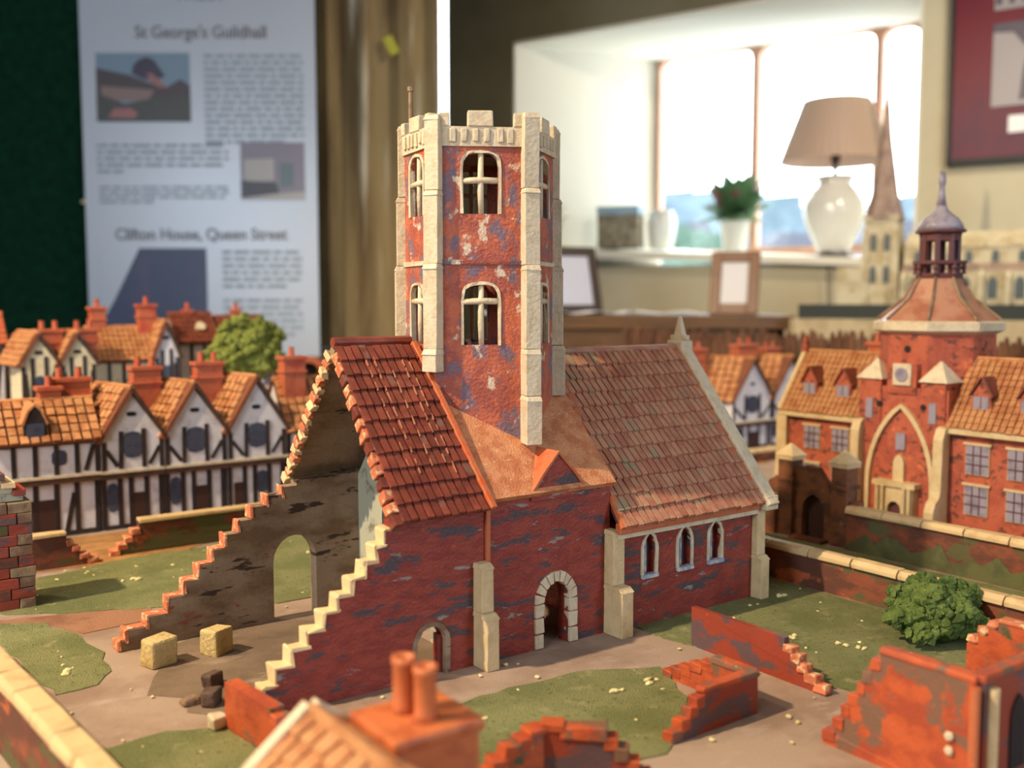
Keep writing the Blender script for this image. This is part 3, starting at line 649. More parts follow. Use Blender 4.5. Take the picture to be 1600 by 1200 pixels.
mb.bar(p, q, .005, .005, off); mb.build('verge_strip', M['verge'], nr_, bevel=.0008)
MB().tube([(-.086,HW,RZ+.006),(-.018,HW,RZ+.006)], .0042, 8).build('ridge_tile', M['tile_red'], nr_)
fr = slope(-.012,-.080,.199,EZ-.004,HW,RZ,.007,M['plaster'],'far_roof_slope',CH,u0b=-.018,u1b=-.084)
for k in range(17):
    f = k/17; y = .199 - (.199-HW)*f; z = EZ-.004 + (RZ-EZ+.004)*f; u0 = -.0805 - .004*f
    MB().box(-.003,.003,-.0033,.0033,-.001,.0078).build('broken_tile', M['edge'] if k % 2 else M['edge_c'], fr, bevel=.0007, jit=.0014,
        M=basis((u0,y,z),(-1,0,0),(0,-HW,RZ-EZ)))
# crossing block
mb = MB(); pierced(mb, [(-.012,.124),(.110,.124)], -.001, .011, [(.0415,.0668,0,.036,.0155,'round')])
cw = mb.build('crossing_wall', M['brick'], CH)
MB().box(-.012,.110,.184,.195,0,.124).build('crossing_far_wall', M['brick'], CH)
MB().box(.034,.075,.040,.044,0,.06).build('porch_back_wall', M['plaster'], cw)
MB().box(-.012,-.0085,-.0025,0,0,.124).build('quoin_strip', M['verge'], cw, jit=.0004)
# voussoirs and jamb stones round the crossing door
pts = [(.0415,.0),(.0415,.0125),(.0415,.025)] + arch(.0415,.0668,.036,.0155,'round',9) + [(.0668,.025),(.0668,.0125),(.0668,0)]
cen = Vector((.0542,.036))
for i in range(len(pts)-1):
    a, b = Vector(pts[i]), Vector(pts[i+1])
    if (b-a).length < .003: continue
    def outw(p):
        if p.y < .0355: return Vector((p.x + (-.0085 if p.x < cen.x else .0085), p.y))
        d = (p-cen).normalized(); return p + d*.0085
    a2, b2 = outw(a), outw(b); g_ = .0003
    MB().prism([tuple(a.lerp(b,.04)), tuple(a.lerp(b,.96)), tuple(b2.lerp(a2,.05)), tuple(a2.lerp(b2,.05))],'xz',-.0032,.004).build('arch_stone', M['stone_w'], cw, bevel=.0006, jit=.0005)
# crossing roof
cz0, cy0 = .121, -.003
cr = slope(-.012,.112,cy0,cz0,HW,.220,.005,M['roof_cross'],'crossing_roof',CH)
slope(.112,-.012,.198,cz0,HW,.220,.005,M['roof_cross'],'crossing_far_roof',CH)
# pointed porch gable in front of the crossing roof
gp = [(.029,.118),(.081,.118),(.081,.1225),(.070,.136),(.054,.1525),(.040,.137),(.029,.1225)]
pg = MB().prism(gp,'xz',-.0035,.004).build('porch_gable', M['brick'], CH)
top = gp[2:]
mb = MB()
for i in range(len(top)-1):
    a, b = top[i], top[i+1]; y1 = max(.004,(max(a[1],b[1])-cz0)/(.220-cz0)*(HW-cy0)+cy0+.008)
    mb.prism([a,b,(b[0]+(b[0]-.054)*.05,b[1]+.0022),(a[0]+(a[0]-.054)*.05,a[1]+.0022)],'xz',-.0050,y1)
mb.build('porch_roof', M['verge'], pg)
# chancel
CU0, CU1, CE, CR = .112, .290, .086, .2185
Y0, Y1 = -.006, .201
lan = [(.141,.156),(.182,.198),(.219,.235)]
lan = [(.1425,.1565),(.1835,.1985),(.2215,.2365)]
mb = MB(); pierced(mb, [(CU0,CE),(CU1,CE)], Y0, Y0+.010, [(a,b,.043,.064,.013,'point') for a,b in lan])
cwall = mb.build('chancel_wall', M['brick'], CH)
blue = paint('blue grey window stone', S(140,150,176), [(S(206,196,176),(120,120,120),.5,.62)], .5, (300,.4,.001))
for a, b in lan:
    mb = MB(); ribbon(mb, [(b,.043)] + arch(a,b,.064,.013,'point')[::-1] + [(a,.043)], .0026, Y0-.0014, Y0+.003); mb.build('lancet_surround', M['stone_w'], cwall, jit=.0003)
    MB().prism([(a,.043),(b,.043)] + arch(a,b,.064,.013,'point')[::-1],'xz',Y0+.0065,Y0+.009).build('lancet_recess', M['ruin_d'], cwall)
    MB().box((a+b)/2-.0009,(a+b)/2+.0009,Y0+.004,Y0+.0068,.043,.073).build('mullion', blue, cwall)
    MB().prism([(a,.043),(a+.003,.043),(a+.003,.066),(a,.066)],'xz',Y0+.001,Y0+.0066).build('lancet_jamb', blue, cwall)
    MB().box(a-.002,b+.002,Y0-.003,Y0+.002,.040,.0432).build('sill', blue, cwall)
MB().box(CU0,CU1,Y1-.010,Y1,0,CE).build('chancel_far_wall', M['brick'], CH)
mb = MB(); pierced(mb, [(Y0+.01,CE),(HW,CR-.004),(Y1-.01,CE)], CU1-.010, CU1)
mb.build('chancel_east_wall', M['brick'], CH, M=Matrix(((0,1,0,0),(1,0,0,0),(0,0,1,0),(0,0,0,1))))
mb = MB(); pierced(mb, [(Y0+.01,CE),(HW,CR-.004),(Y1-.01,CE)], CU0, CU0+.008)
mb.build('chancel_west_wall', M['brick'], CH, M=Matrix(((0,1,0,0),(1,0,0,0),(0,0,1,0),(0,0,0,1))))
ey = Y0-.006; ez = CE+.001
crf = slope(CU0-.002,CU1-.001,ey,ez,HW,CR,.004,M['roof_base'],'chancel_roof',CH,u0b=.122)
slope(CU1-.001,CU0-.002,Y1+.006,ez,HW,CR,.004,M['roof_base'],'chancel_far_roof',CH,u1b=.122)
up = Vector((.008,HW-ey,CR-ez)); o4 = Vector((0,-(CR-ez),HW-ey)).normalized()*.004
tiles(crf, M['tile_pink'], Vector((CU0-.002,ey-.001,ez-.0015))+o4, (1,0,0), (0,HW-ey,CR-ez), .173, up.length+.003, 24, 12, .0024, skew=.005)
MB().tube([(.124,HW,CR+.0055),(CU1-.008,HW,CR+.0055)], .0042, 8).build('ridge_tile', M['tile_pink'], crf)
p, q = Vector((CU0-.002,ey-.002,ez-.002))+o4, Vector((.124,HW,CR))+o4
MB().bar(p, q, .004, .0035, o4).build('verge_strip', M['verge'], crf, jit=.0005)
MB().bar(Vector((CU1-.012,ey-.002,ez-.002))+o4, Vector((CU1-.012,HW,CR))+o4, .004, .0032, o4).build('verge_strip', M['verge'], crf, jit=.0005)
MB().box(CU0-.003,CU1-.002,ey-.003,ey+.003,ez-.004,ez+.0045).build('eaves_board', M['verge'], crf, bevel=.001, jit=.0004)
MB().box(CU0-.003,CU1-.004,ey-.001,Y0+.002,ez-.0085,ez-.004).build('gutter', M['stone_w'], crf, jit=.0005)
# coped east gable with kneelers and cross
cp = Vector((CU1-.003,ey-.006,ez-.004))+o4; cq = Vector((CU1-.003,HW,CR+.004))+o4
cop = MB().bar(cp, cq, .013, .005, o4).build('gable_coping', M['stone_w'], CH, bevel=.001)
MB().bar(Vector((CU1-.003,Y1+.012,ez-.004+.002)), Vector((CU1-.003,HW,CR+.008)), .013, .005, (0,.7,.7)).build('gable_coping', M['stone_w'], CH)
MB().box(CU1-.010,CU1+.006,ey-.009,ey+.004,ez-.005,ez+.008).build('kneeler', M['stone_w'], CH, bevel=.001)
MB().box(CU1-.010,CU1+.006,HW-.010,HW+.010,CR+.002,CR+.013).build('apex_stone', M['stone_w'], CH, bevel=.0015)
MB().frust((CU1-.006,CU1+.002,HW-.007,HW+.007),(CU1-.0035,CU1-.0005,HW-.0015,HW+.0015),CR+.012,CR+.036).build('finial', M['stone_w'], CH, bevel=.0008)
MB().box(CU1-.0045,CU1+.0005,HW-.011,HW+.011,CR+.013,CR+.018).build('finial_arm', M['stone_w'], CH, bevel=.001)
# stepped buttresses on the near side
def buttress(u0, w, base, stages, mat=M['stone']):
    root = None
    for i, (z0, z1, d) in enumerate(stages):
        mb = MB().frust((u0,u0+w,-d,base),(u0+.0003,u0+w-.0003,-d,base),z0,z1-.004); mb.frust((u0-.0006,u0+w+.0006,-d-.001,base),(u0,u0+w,-d+.004,base),z1-.004,z1)
        o = mb.build('buttress' if root is None else 'upper_stage', mat, CH if root is None else root, bevel=.0007)
        root = root or o
buttress(-.0225,.011,.001,[(0,.042,.018),(.042,.078,.011)])
buttress(.1045,.0125,.001,[(0,.041,.023),(.041,.086,.012)])
buttress(.278,.011,.001,[(0,.040,.018),(.040,.086,.0125)])
MB().box(CU1,CU1+.010,Y0+.004,Y0+.016,0,.05).build('buttress', M['stone'], CH, bevel=.0008)

# ---- lantern tower: irregular hexagon
TC = Vector((.046, HW)); ta = PI + math.radians(60)
tn = Vector((math.cos(ta), math.sin(ta))); tt = Vector((-tn.y, tn.x))
hexv = [(-.0365,.060),(.0375,.060),(.0665,.002),(.0375,-.060),(-.0365,-.060),(-.0605,.002)]   # along tt, tn; facet 0 = front
HV = [TC + tt*a + tn*b for a, b in hexv]
TB, TT = .135, .389
TP = MB().prism([tuple(TC + (v-TC)*.86) for v in HV],'xy',.120,.150).build('tower', M['tower'], CH)
def facet_frame(i):
    a, b = HV[i], HV[(i+1) % 6]; x = (b-a).normalized(); y = Vector((-x.y, x.x))
    if y.dot(TC-a) < 0: y = -y
    m = Matrix.Identity(4); m[0][0], m[1][0] = x.x, x.y; m[0][1], m[1][1] = y.x, y.y; m[0][3], m[1][3] = a.x, a.y
    return m, (b-a).length
for i in range(6):
    F, w = facet_frame(i)
    ww = .0272 if i in (0,3) else .0245; c = w/2 - (.0006 if i == 0 else 0)
    xa, xb = c-ww/2, c+ww/2
    mb = MB(); pierced(mb, [(0,TT),(w,TT)], 0, .006, [(xa,xb,.2355,.270,.0125,'flat'),(xa,xb,.337,.371,.0125,'flat')], bot=TB)
    fo = mb.build('tower_wall', M['tower'], TP, M=F)
    for (z0, zs, ri) in ((.2355,.270,.0125),(.337,.371,.0125)):
        mb = MB(); ribbon(mb, [(xb,z0)] + arch(xa,xb,zs,ri,'flat')[::-1] + [(xa,z0)], .0022, -.0012, .003); mb.build('window_surround', M['stone_w'], TP, M=F, jit=.0005)
        mb = MB().tube([(c+.0005,.002,z0-.001),(c,.002,(z0+zs)/2),(c+.0004,.002,zs+ri+.001)], [.0021,.0024,.0022], 8)
        mb.build('mullion', M['stone_w'], TP, M=F, smooth=True)
        zt = z0 + .0255 if z0 > .3 else z0 + .034
        MB().tube([(xa-.002,.0015,zt-.0004),(c,.0012,zt+.0003),(xb+.002,.0015,zt)], [.0024,.0026,.0024], 8).build('transom', M['stone_w'], TP, M=F, smooth=True)
    MB().box(.004,w-.004,-.0016,.002,.298,.3015).build('string_course', M['stone_w'] if i else M['tower'], TP, M=F, jit=.0006)
    # parapet with a middle merlon and grooves
    pa = MB().box(.0,w,-.0022,.005,TT-.001,.4035).build('parapet', M['stone_w'], TP, M=F, jit=.0005)
    MB().box(c-.0100,c+.0095,-.0030,.005,.4030,.4150).build('merlon', M['stone_w'], TP, M=F, bevel=.0009, jit=.0004)
    for q in (.10,.88): MB().box(w*q-.003,w*q+.005,-.0026,.005,.403,.4135).build('merlon', M['stone_w'], TP, M=F, bevel=.0009, jit=.0004)
    for q in (.20,.32,.44,.56,.70,.8): MB().box(w*q-.0022,w*q+.0022,-.0034,-.0015,.3915+random.uniform(-.001,.001),.4015).build('parapet_panel', M['stone_w'], TP, M=F, bevel=.0006, jit=.0004)
TP2 = TP
MB().prism([tuple(TC + (v-TC)*.90) for v in HV],'xy',.3885,.392).build('tower_roof', M['plaster'], TP)
# corner buttresses, stepping out downwards
bot = [.215,.158,.190,.20,.20,.238]
for i, v in enumerate(HV):
    d = (v-TC).normalized()
    if i == 1: d.rotate(Matrix.Rotation(math.radians(-20), 2))
    s = Vector((-d.y, d.x))
    hw = .0062 if i in (0,1) else .0052
    stages = [(.3545,.4115,.0035),(.2985,.3545,.0052),(.2325,.2985,.0068),(bot[i],.2325,.0085)]
    if i == 1: stages = [(.3565,.4135,.0075),(.2975,.3565,.0095),(.2325,.2975,.0112),(.196,.2325,.0125),(.158,.196,.0145)]
    root = None
    for z0, z1, e in stages:
        if z1 <= z0: continue
        def rect(e_, w_): 
            c0 = v - d*.004
            return [tuple(c0 - s*w_), tuple(c0 + s*w_), tuple(c0 + s*w_ + d*(e_+.004)), tuple(c0 - s*w_ + d*(e_+.004))]
        mb = MB(); mb.prism(rect(e, hw),'xy',z0,z1-.003)
        lo, hi = rect(e+.0008, hw+.0005), rect(e-.0012, hw-.0004)
        mb.add([(p[0],p[1],z1-.0042) for p in lo] + [(p[0],p[1],z1) for p in hi], [(0,3,2,1),(4,5,6,7),(0,1,5,4),(1,2,6,5),(2,3,7,6),(3,0,4,7)])
        mb.build('buttress', M['stone_w'], TP, bevel=.0006, jit=.0003)
fp = HV[5].lerp(HV[4], .12) ; fp = TC + (fp-TC)*.92
MB().tube([(fp.x,fp.y,.39),(fp.x,fp.y,.444)], [.0022,.0017], 8).lathe([(.0026,.442),(.0026,.4455)],8,(fp.x,fp.y,0)).build('flagpole', M['stone_d'], TP)

# ================================================================== timber-framed houses
def chimney(parent, x, y, z0, z1, w, d, pots=2, mat=None, capz=None):
    mat = mat or M['chim']
    mb = MB().box(x-w/2,x+w/2,y-d/2,y+d/2,z0,z1-.010)
    zc = capz if capz else z1-.026
    mb.box(x-w/2-.002,x+w/2+.002,y-d/2-.002,y+d/2+.002,zc-.003,zc)
    mb.box(x-w/2-.0025,x+w/2+.0025,y-d/2-.0025,y+d/2+.0025,z1-.012,z1-.007)
    o = mb.build('chimney', mat, parent, bevel=.0006)
    for k in range(pots):
        px = x + (k-(pots-1)/2)*w*.5
        MB().lathe([(.0042,z1-.008),(.0036,z1+.004),(.0042,z1+.005),(.0030,z1+.005)],8,(px,y,0)).build('chimney_pot', mat, o)
    return o
def timber(parent, a, b, w=.005, y=0.0, mat=None):
    MB().bar((a[0],y,a[1]),(b[0],y,b[1]),w,.0012).build('timber', mat or M['timber'], parent, jit=.0003)
def pane_blob(parent, x, z, w, h, y=0.0, name='window', mat=None):
    n = 10; pts = [(x + w/2*math.copysign(abs(math.cos(2*PI*k/n+.3))**.6, math.cos(2*PI*k/n+.3)), z + h/2*math.copysign(abs(math.sin(2*PI*k/n+.3))**.6, math.sin(2*PI*k/n+.3))) for k in range(n)]
    MB().prism(pts,'xz',y-.0010,y+.0005).build(name, mat or M['wpane'], parent)
def hole(parent, x, z, y=0.0): pane_blob(parent, x, z, .011, .0055, y, 'vent_hole', M['dark'])

def gable_house(label, u, v, w, depth, zj, ze, za, skew=0.0, wall=None, rows=7, cols=8, stuff=False, chim=(), lower='window_door', group=None, jut=.006, braces=True):
    """jettied house with its gable to the street; skew leans the ridge as the hand-made model does"""
    h = town('timber_house', label, 'model house', u, v, 0, group=group)
    wall = wall or M['white']
    MB().box(.001,w-.001,jut,depth,0,zj-.006).build('lower_wall', wall, h)
    MB().prism([(0,zj-.006),(w,zj-.006),(w,ze),(w/2,za-.006),(0,ze)],'xz',0,depth*.35).build('upper_wall', wall, h)
    MB().box(.001,w-.001,depth*.35,depth,zj-.006,ze-.002).build('rear_wall', wall, h)
    MB().box(-.001,w+.001,-.0022,.004,zj-.0085,zj-.0015).build('jetty_beam', M['jetty'], h)
    MB().box(-.001,w+.001,-.003,.003,zj-.0018,zj+.0012).build('jetty_sill', M['stone_w'], h)
    # roof slopes with leaning ridge
    yo = -.004; dx = skew*(depth-yo); c = w/2
    for sgn in (-1, 1):
        xe = -.003 if sgn < 0 else w+.003
        q = [(xe,yo,ze-.003),(c,yo,za),(c+dx,depth,za),(xe+dx,depth,ze-.003)]
        if sgn < 0: q = [(xe+dx,depth,ze-.003),(xe,yo,ze-.003),(c,yo,za),(c+dx,depth,za)]
        else: q = [(xe,yo,ze-.003),(xe+dx,depth,ze-.003),(c+dx,depth,za),(c,yo,za)]
        r = MB().slab(q, .003).build('roof_slope', M['tile_ob'], h)
        if sgn < 0:
            n = (Vector(q[1])-Vector(q[0])).cross(Vector(q[3])-Vector(q[0])).normalized()*.003
            Ls = (Vector((c,0,za))-Vector((xe,0,ze-.003))).length; Ld = Vector((dx,depth-yo,0)).length
            tiles(r, M['tile_o'], Vector(q[0])+n, Vector(q[1])-Vector(q[0]), Vector((c-xe,0,za-ze+.003)), Ld, Ls, cols, rows, .0015, stuff=stuff, skew=-dx*skew, gap=.2, ov=-.04)
    MB().tube([(c,yo,za+.003),(c+dx,depth,za+.003)], .0032, 6).build('ridge', M['tile_o'], h)
    for sgn in (-1, 1):
        xe = -.003 if sgn < 0 else w+.003
        MB().bar((xe,yo+.001,ze-.002),(c,yo+.001,za+.001),.0045,.0018).build('bargeboard', M['jetty'] if sgn > 0 else M['tile_ob'], h)
    # framing and openings
    W2 = .17*w
    timber(h,(c-W2-.002,zj+.003),(c-W2-.001,ze+.010)); timber(h,(c+W2,zj+.003),(c+W2,ze+.012))
    timber(h,(.0035,zj+.002),(.0035,ze-.002)); timber(h,(w-.0035,zj+.002),(w-.0035,ze-.001))
    if braces:
        timber(h,(.006,ze-.012),(c-W2-.006,zj+.006),.0042); timber(h,(w-.006,ze-.010),(c+W2+.006,zj+.006),.0042)
    pane_blob(h, c-.0005, (zj+ze)/2+.012, .30*w, .032); hole(h, c-.001, ze+.030 if za-ze > .05 else ze+.018)
    yl = jut
    for q in (.05,.30,.47,.72,.95): timber(h,(w*q,.001),(w*q,zj-.009),.0055,yl)
    if lower == 'window_door':
        pane_blob(h, w*.18, zj*.55, .17*w, zj*.5, yl); MB().box(w*.50,w*.69,yl-.001,yl+.001,0,zj*.60).build('door', M['door'], h)
    else:
        MB().box(w*.12,w*.27,yl-.001,yl+.001,0,zj*.58).build('door', M['door'], h); pane_blob(h, w*.6, zj*.55, .2*w, zj*.42, yl)
    timber(h,(w*.05,.003),(w*.95,.003),.005,yl)
    for c_ in chim: chimney(h, *c_)
    return h
def long_house(label, u, v, w, depth, zj, ze, zr, cols, rows, chim=(), stuff=False, wall=None, tmat=None, base=None, dormer=None, lowerdoor=True, bright=True, group=None):
    """house with its eaves to the street"""
    h = town('timber_house', label, 'model house', u, v, 0, group=group); wall = wall or M['white']; tmat = tmat or M['tile_o']
    MB().box(.001,w-.001,.006,depth,0,zj-.006).build('lower_wall', wall, h)
    mb = MB(); mb.prism([(0,zj-.006),(depth,zj-.006),(depth,ze),(depth/2,zr-.004),(0,ze)],'yz',0,w); mb.build('upper_wall', wall, h)
    MB().box(-.001,w+.001,-.0022,.004,zj-.0085,zj-.0015).build('jetty_beam', M['jetty'], h)
    MB().box(-.001,w+.001,-.003,.003,zj-.0018,zj+.0012).build('jetty_sill', M['stone_w'], h)
    MB().box(-.001,w+.001,-.003,.003,ze-.006,ze-.001).build('eaves_beam', M['timber'], h)
    y0 = -.006; zz = ze-.004*(zr-ze)/(depth/2)
    r = MB().slab([(-.002,y0,zz),(w+.002,y0,zz),(w+.002,depth/2,zr),(-.002,depth/2,zr)], .003).build('roof_slope', base or M['tile_ob'], h)
    MB().slab([(w+.002,depth+.006,zz),(-.002,depth+.006,zz),(-.002,depth/2,zr),(w+.002,depth/2,zr)], .003).build('roof_slope', base or M['tile_ob'], h)
    up = Vector((0,depth/2-y0,zr-zz)); n = Vector((0,-(zr-zz),depth/2-y0)).normalized()*.003
    tiles(r, tmat, Vector((-.002,y0,zz))+n, (1,0,0), up, w+.004, up.length, cols, rows, .0015, stuff=stuff, gap=.2, ov=-.04)
    MB().tube([(-.002,depth/2,zr+.003),(w+.002,depth/2,zr+.003)], .0032, 6).build('ridge', tmat, h)
    k = max(3, int(w/.020)); 
    for i in range(k+1):
        x = .003 + (w-.006)*i/k
        timber(h,(x,zj+.002),(x,ze-.005)); timber(h,(x,.001),(x,zj-.009),.0055,.006)
    pane_blob(h, w*.62, (zj+ze)/2, .016, .018)
    timber(h,(w*.86,zj+.004),(w*.94,ze-.008),.0045)
    if lowerdoor: MB().box(w*.36,w*.58,.005,.007,0,zj*.62).build('door', M['door'], h); timber(h,(w*.68,.006),(w*.76,zj*.7),.005,.006)
    timber(h,(.002,.003),(w-.002,.003),.006,.006)
    if dormer:
        xa, xb, zt = dormer; c = (xa+xb)/2
        pf = [(xa,ze+.001),(xb,ze+.001),(xb,ze+.018),(c+.006,zt-.006),(c,zt),(c-.006,zt-.006),(xa,ze+.018)]
        d = MB().prism(pf,'xz',-.002,.004).build('dormer', M['timber'], h)
        tp = pf[2:]; mb = MB()
        for i in range(len(tp)-1):
            a, b = tp[i], tp[i+1]; mb.prism([a,b,(b[0]+(b[0]-c)*.12,b[1]+.003),(a[0]+(a[0]-c)*.12,a[1]+.003)],'xz',-.004,.036)
        mb.build('dormer_roof', M['tile_o'], d)
        mb = MB().box(xa,xb,.004,.034,ze+.001,ze+.017); mb.build('dormer_cheek', M['tile_ob'], d)
        MB().box(xa+.003,xb-.003,-.0035,-.001,ze+.004,ze+.020).build('window', M['wpane'], d)
    for c_ in chim: chimney(h, *c_)
    return h
V0 = .610
long_house('timber house with a pointed dormer in its roof, first of the front row', -.252,V0,.116,.075,.071,.113,.153,11,5,
    chim=[(.072,.044,.135,.178,.024,.018,1),(.098,.060,.135,.186,.044,.018,2)], dormer=(.036,.060,.153))
gable_house('jettied gabled timber house next to the dormer house, first of the three front gables', -.135,V0,.073,.088,.070,.107,.166,-.20)
gable_house('jettied gabled timber house in the middle of the three front gables, greenish roof tiles', -.062,V0,.077,.088,.070,.107,.168,-.20,
    chim=[(-.003,.062,.11,.196,.034,.020,2)])
gable_house('jettied gabled timber house nearest the church, last of the three front gables', .016,V0,.078,.088,.070,.106,.172,-.20,
    chim=[(-.002,.062,.11,.199,.034,.020,2)], lower='door_window')
long_house('tiled timber house half hidden behind the broken nave, past the last front gable', .096,V0+.004,.17,.080,.070,.104,.164,15,6,
    chim=[(.022,.030,.13,.204,.030,.022,1)])
# rear row on the left
B1 = .95
gable_house('cream gabled house in the back row, gable nearest the green panel', -.158,B1,.050,.09,.092,.178,.222,-.12,M['whitec'],6,6,True,chim=[(.044,.03,.19,.236,.036,.018,2)],jut=.003)
gable_house('cream gabled house in the back row, gable just before the poster', -.106,B1,.050,.09,.092,.178,.222,-.12,M['whitec'],6,6,True,chim=[(.040,.03,.19,.236,.036,.018,2)],jut=.003)
long_house('orange roofed house low behind the dormer house, at the very edge of the view', -.29,1.10,.14,.09,.10,.205,.248,10,6,stuff=True,tmat=M['chim'])
long_house('olive tiled house with two tall chimneys in front of the poster', -.050,1.0,.092,.08,.10,.180,.226,12,7,stuff=True,wall=M['whitec'],
    chim=[(.020,.046,.20,.268,.022,.020,1),(.092,.036,.20,.272,.026,.020,1)])
gable_house('narrow white gabled house right against the tall brick chimney in the back row', .042,.995,.038,.06,.10,.182,.236,-.1,M['white'],5,5,True,jut=.003)
for lb, u_, w_ in (('dark roofed house with a round skylight in front of the poster',.094,.070),('dark roofed house with a round skylight behind the round bush',.172,.084)):
    h = long_house(lb, u_, 1.05, w_, .08, .12, .203 if u_ < .1 else .198, .246 if u_ < .1 else .240, 8, 6, stuff=True, tmat=M['tile_dk'], base=M['tile_dk'], chim=[(w_*.45,.04,.21,.262,.013,.013,1)])
    MB().lathe([(.0085,-.004),(.0085,.004)],12).build('skylight', M['stone_w'], h, M=Matrix.Translation((w_*.62,.012,.226)) @ Matrix.Rotation(PI*.28,4,'X'))
# houses beyond the chancel
R1 = .60
gable_house('gabled timber house beyond the chancel, nearer its coped gable', .935,R1,.108,.10,.052,.090,.164,-.25,M['white'],7,7,True,chim=[(-.015,.08,.10,.190,.040,.022,2)])
gable_house('gabled timber house beyond the chancel, nearer the turreted brick college', 1.043,R1,.108,.10,.052,.090,.164,-.25,M['white'],7,7,True,chim=[(-.012,.06,.10,.196,.050,.022,2),(.085,.08,.12,.186,.040,.022,2)])
long_house('small orange roofed house low behind the chancel ridge', .62,.74,.24,.09,.05,.11,.158,14,6,stuff=True,chim=[(.05,.05,.13,.178,.018,.016,2),(.17,.05,.13,.182,.030,.018,2)])

# ================================================================== brick college with octagonal turret
CO = town('brick_college', 'orange brick college model with an octagonal turret and lead cupola', 'college model', .65, .258, 0, -PI/2)
cx0, cx1 = .121, .236; cc = .178
EC, RC, DP = .128, .200, .085
cbrk = M['college']
def wing(x0, x1, wins, dormers, name, finial):
    wl = MB().box(x0,x1,0,DP,0,EC).build(name, cbrk, CO)
    y0 = -.006
    r = MB().slab([(x0-.002,y0,EC-.004),(x1,y0,EC-.004),(x1,DP*.55,RC),(x0-.002,DP*.55,RC)],.003).build('wing_roof', M['tile_ob'], CO)
    MB().slab([(x1,DP+.006,EC-.004),(x0-.002,DP+.006,EC-.004),(x0-.002,DP*.55,RC),(x1,DP*.55,RC)],.003).build('wing_roof', M['tile_ob'], CO)
    up = Vector((0,DP*.55-y0,RC-EC+.004)); n = Vector((0,-up.z,up.y)).normalized()*.003
    tiles(r, M['tile_o'], Vector((x0-.002,y0,EC-.004))+n, (1,0,0), up, x1-x0+.002, up.length, int((x1-x0)/.0075), 11, .0013, stuff=True)
    MB().box(x0-.003,x1,-.009,-.002,EC-.009,EC-.001).build('eaves_course', M['stone'], CO, bevel=.0008)
    MB().tube([(x0,DP*.55,RC+.003),(x1,DP*.55,RC+.003)],.003,6).build('ridge', M['tile_o'], CO)
    if finial:
        MB().bar((x0-.001,y0-.001,EC-.002),(x0-.001,DP*.55,RC+.005),.006,.004,(0,-up.z,up.y)).build('gable_coping', M['stone'], CO)
        MB().prism([(0,EC),(DP,EC),(DP*.55,RC)],'yz',x0,x0+.004).build('wing_gable', cbrk, CO)
        MB().frust((x0-.005,x0+.004,DP*.5-.004,DP*.5+.005),(x0-.002,x0+.001,DP*.5-.001,DP*.5+.002),RC+.002,RC+.024).build('finial', M['college'], CO)
        MB().frust((x0-.006,x0+.010,-.016,.004),(x0-.006,x0+.010,-.008,.004),0,.052).build('corner_pilaster', M['stone'], CO)
        MB().box(x0-.006,x0+.010,-.008,.002,.052,EC-.008).build('corner_pilaster', M['stone'], CO)
    for (x, z, w, h) in wins:
        f = MB().box(x-w/2-.0008,x+w/2+.0008,-.0022,.001,z-h/2-.0012,z+h/2+.0008).box(x-w/2-.003,x+w/2+.003,-.004,.001,z+h/2+.0006,z+h/2+.003).build('window', M['stone'], CO)
        mb = MB().box(x-w/2,x+w/2,-.0030,-.0015,z-h/2,z+h/2); mb.build('pane', M['lead'], f)
        mb = MB()
        for k in (1,2): mb.box(x-w/2+w*k/3-.0005,x-w/2+w*k/3+.0006,-.0038,-.0025,z-h/2,z+h/2)
        for k in (1,2): mb.box(x-w/2,x+w/2,-.0038,-.0025,z-h/2+h*k/3-.0006,z-h/2+h*k/3+.0006)
        mb.build('glazing_bars', M['maroon_p'], f)
    for x in dormers:
        zb = EC+.018; d = MB().prism([(x-.011,zb),(x+.011,zb),(x+.011,zb+.019),(x,zb+.036),(x-.011,zb+.019)],'xz',.006,.045).build('dormer', cbrk, CO)
        mb = MB().slab([(x-.013,.003,zb+.017),(x,.003,zb+.038),(x,.055,zb+.038),(x-.013,.035,zb+.017)],.002)
        mb.slab([(x,.003,zb+.038),(x+.013,.003,zb+.017),(x+.013,.035,zb+.017),(x,.055,zb+.038)],.002); mb.build('dormer_roof', M['tile_dk'], d)
        MB().box(x-.009,x-.0006,.0045,.007,zb+.003,zb+.017).build('pane', M['lead'], d); MB().box(x+.0006,x+.009,.0045,.007,zb+.003,zb+.017).build('pane', M['lead'], d)
    return wl
wing(0, cx0, [(.047,.094,.023,.028),(.090,.094,.023,.028),(.047,.045,.023,.028),(.090,.045,.023,.028)], (.036,.087), 'left_wing', True)
wing(cx1, .42, [(.270,.092,.026,.032),(.318,.092,.026,.032),(.366,.092,.026,.032),(.270,.046,.026,.032),(.318,.046,.026,.032),(.366,.046,.026,.032)], (.268,.322,.376), 'right_wing', False)
MB().box(cx0,cx1,-.006,DP,0,.168).build('gatehouse', cbrk, CO)
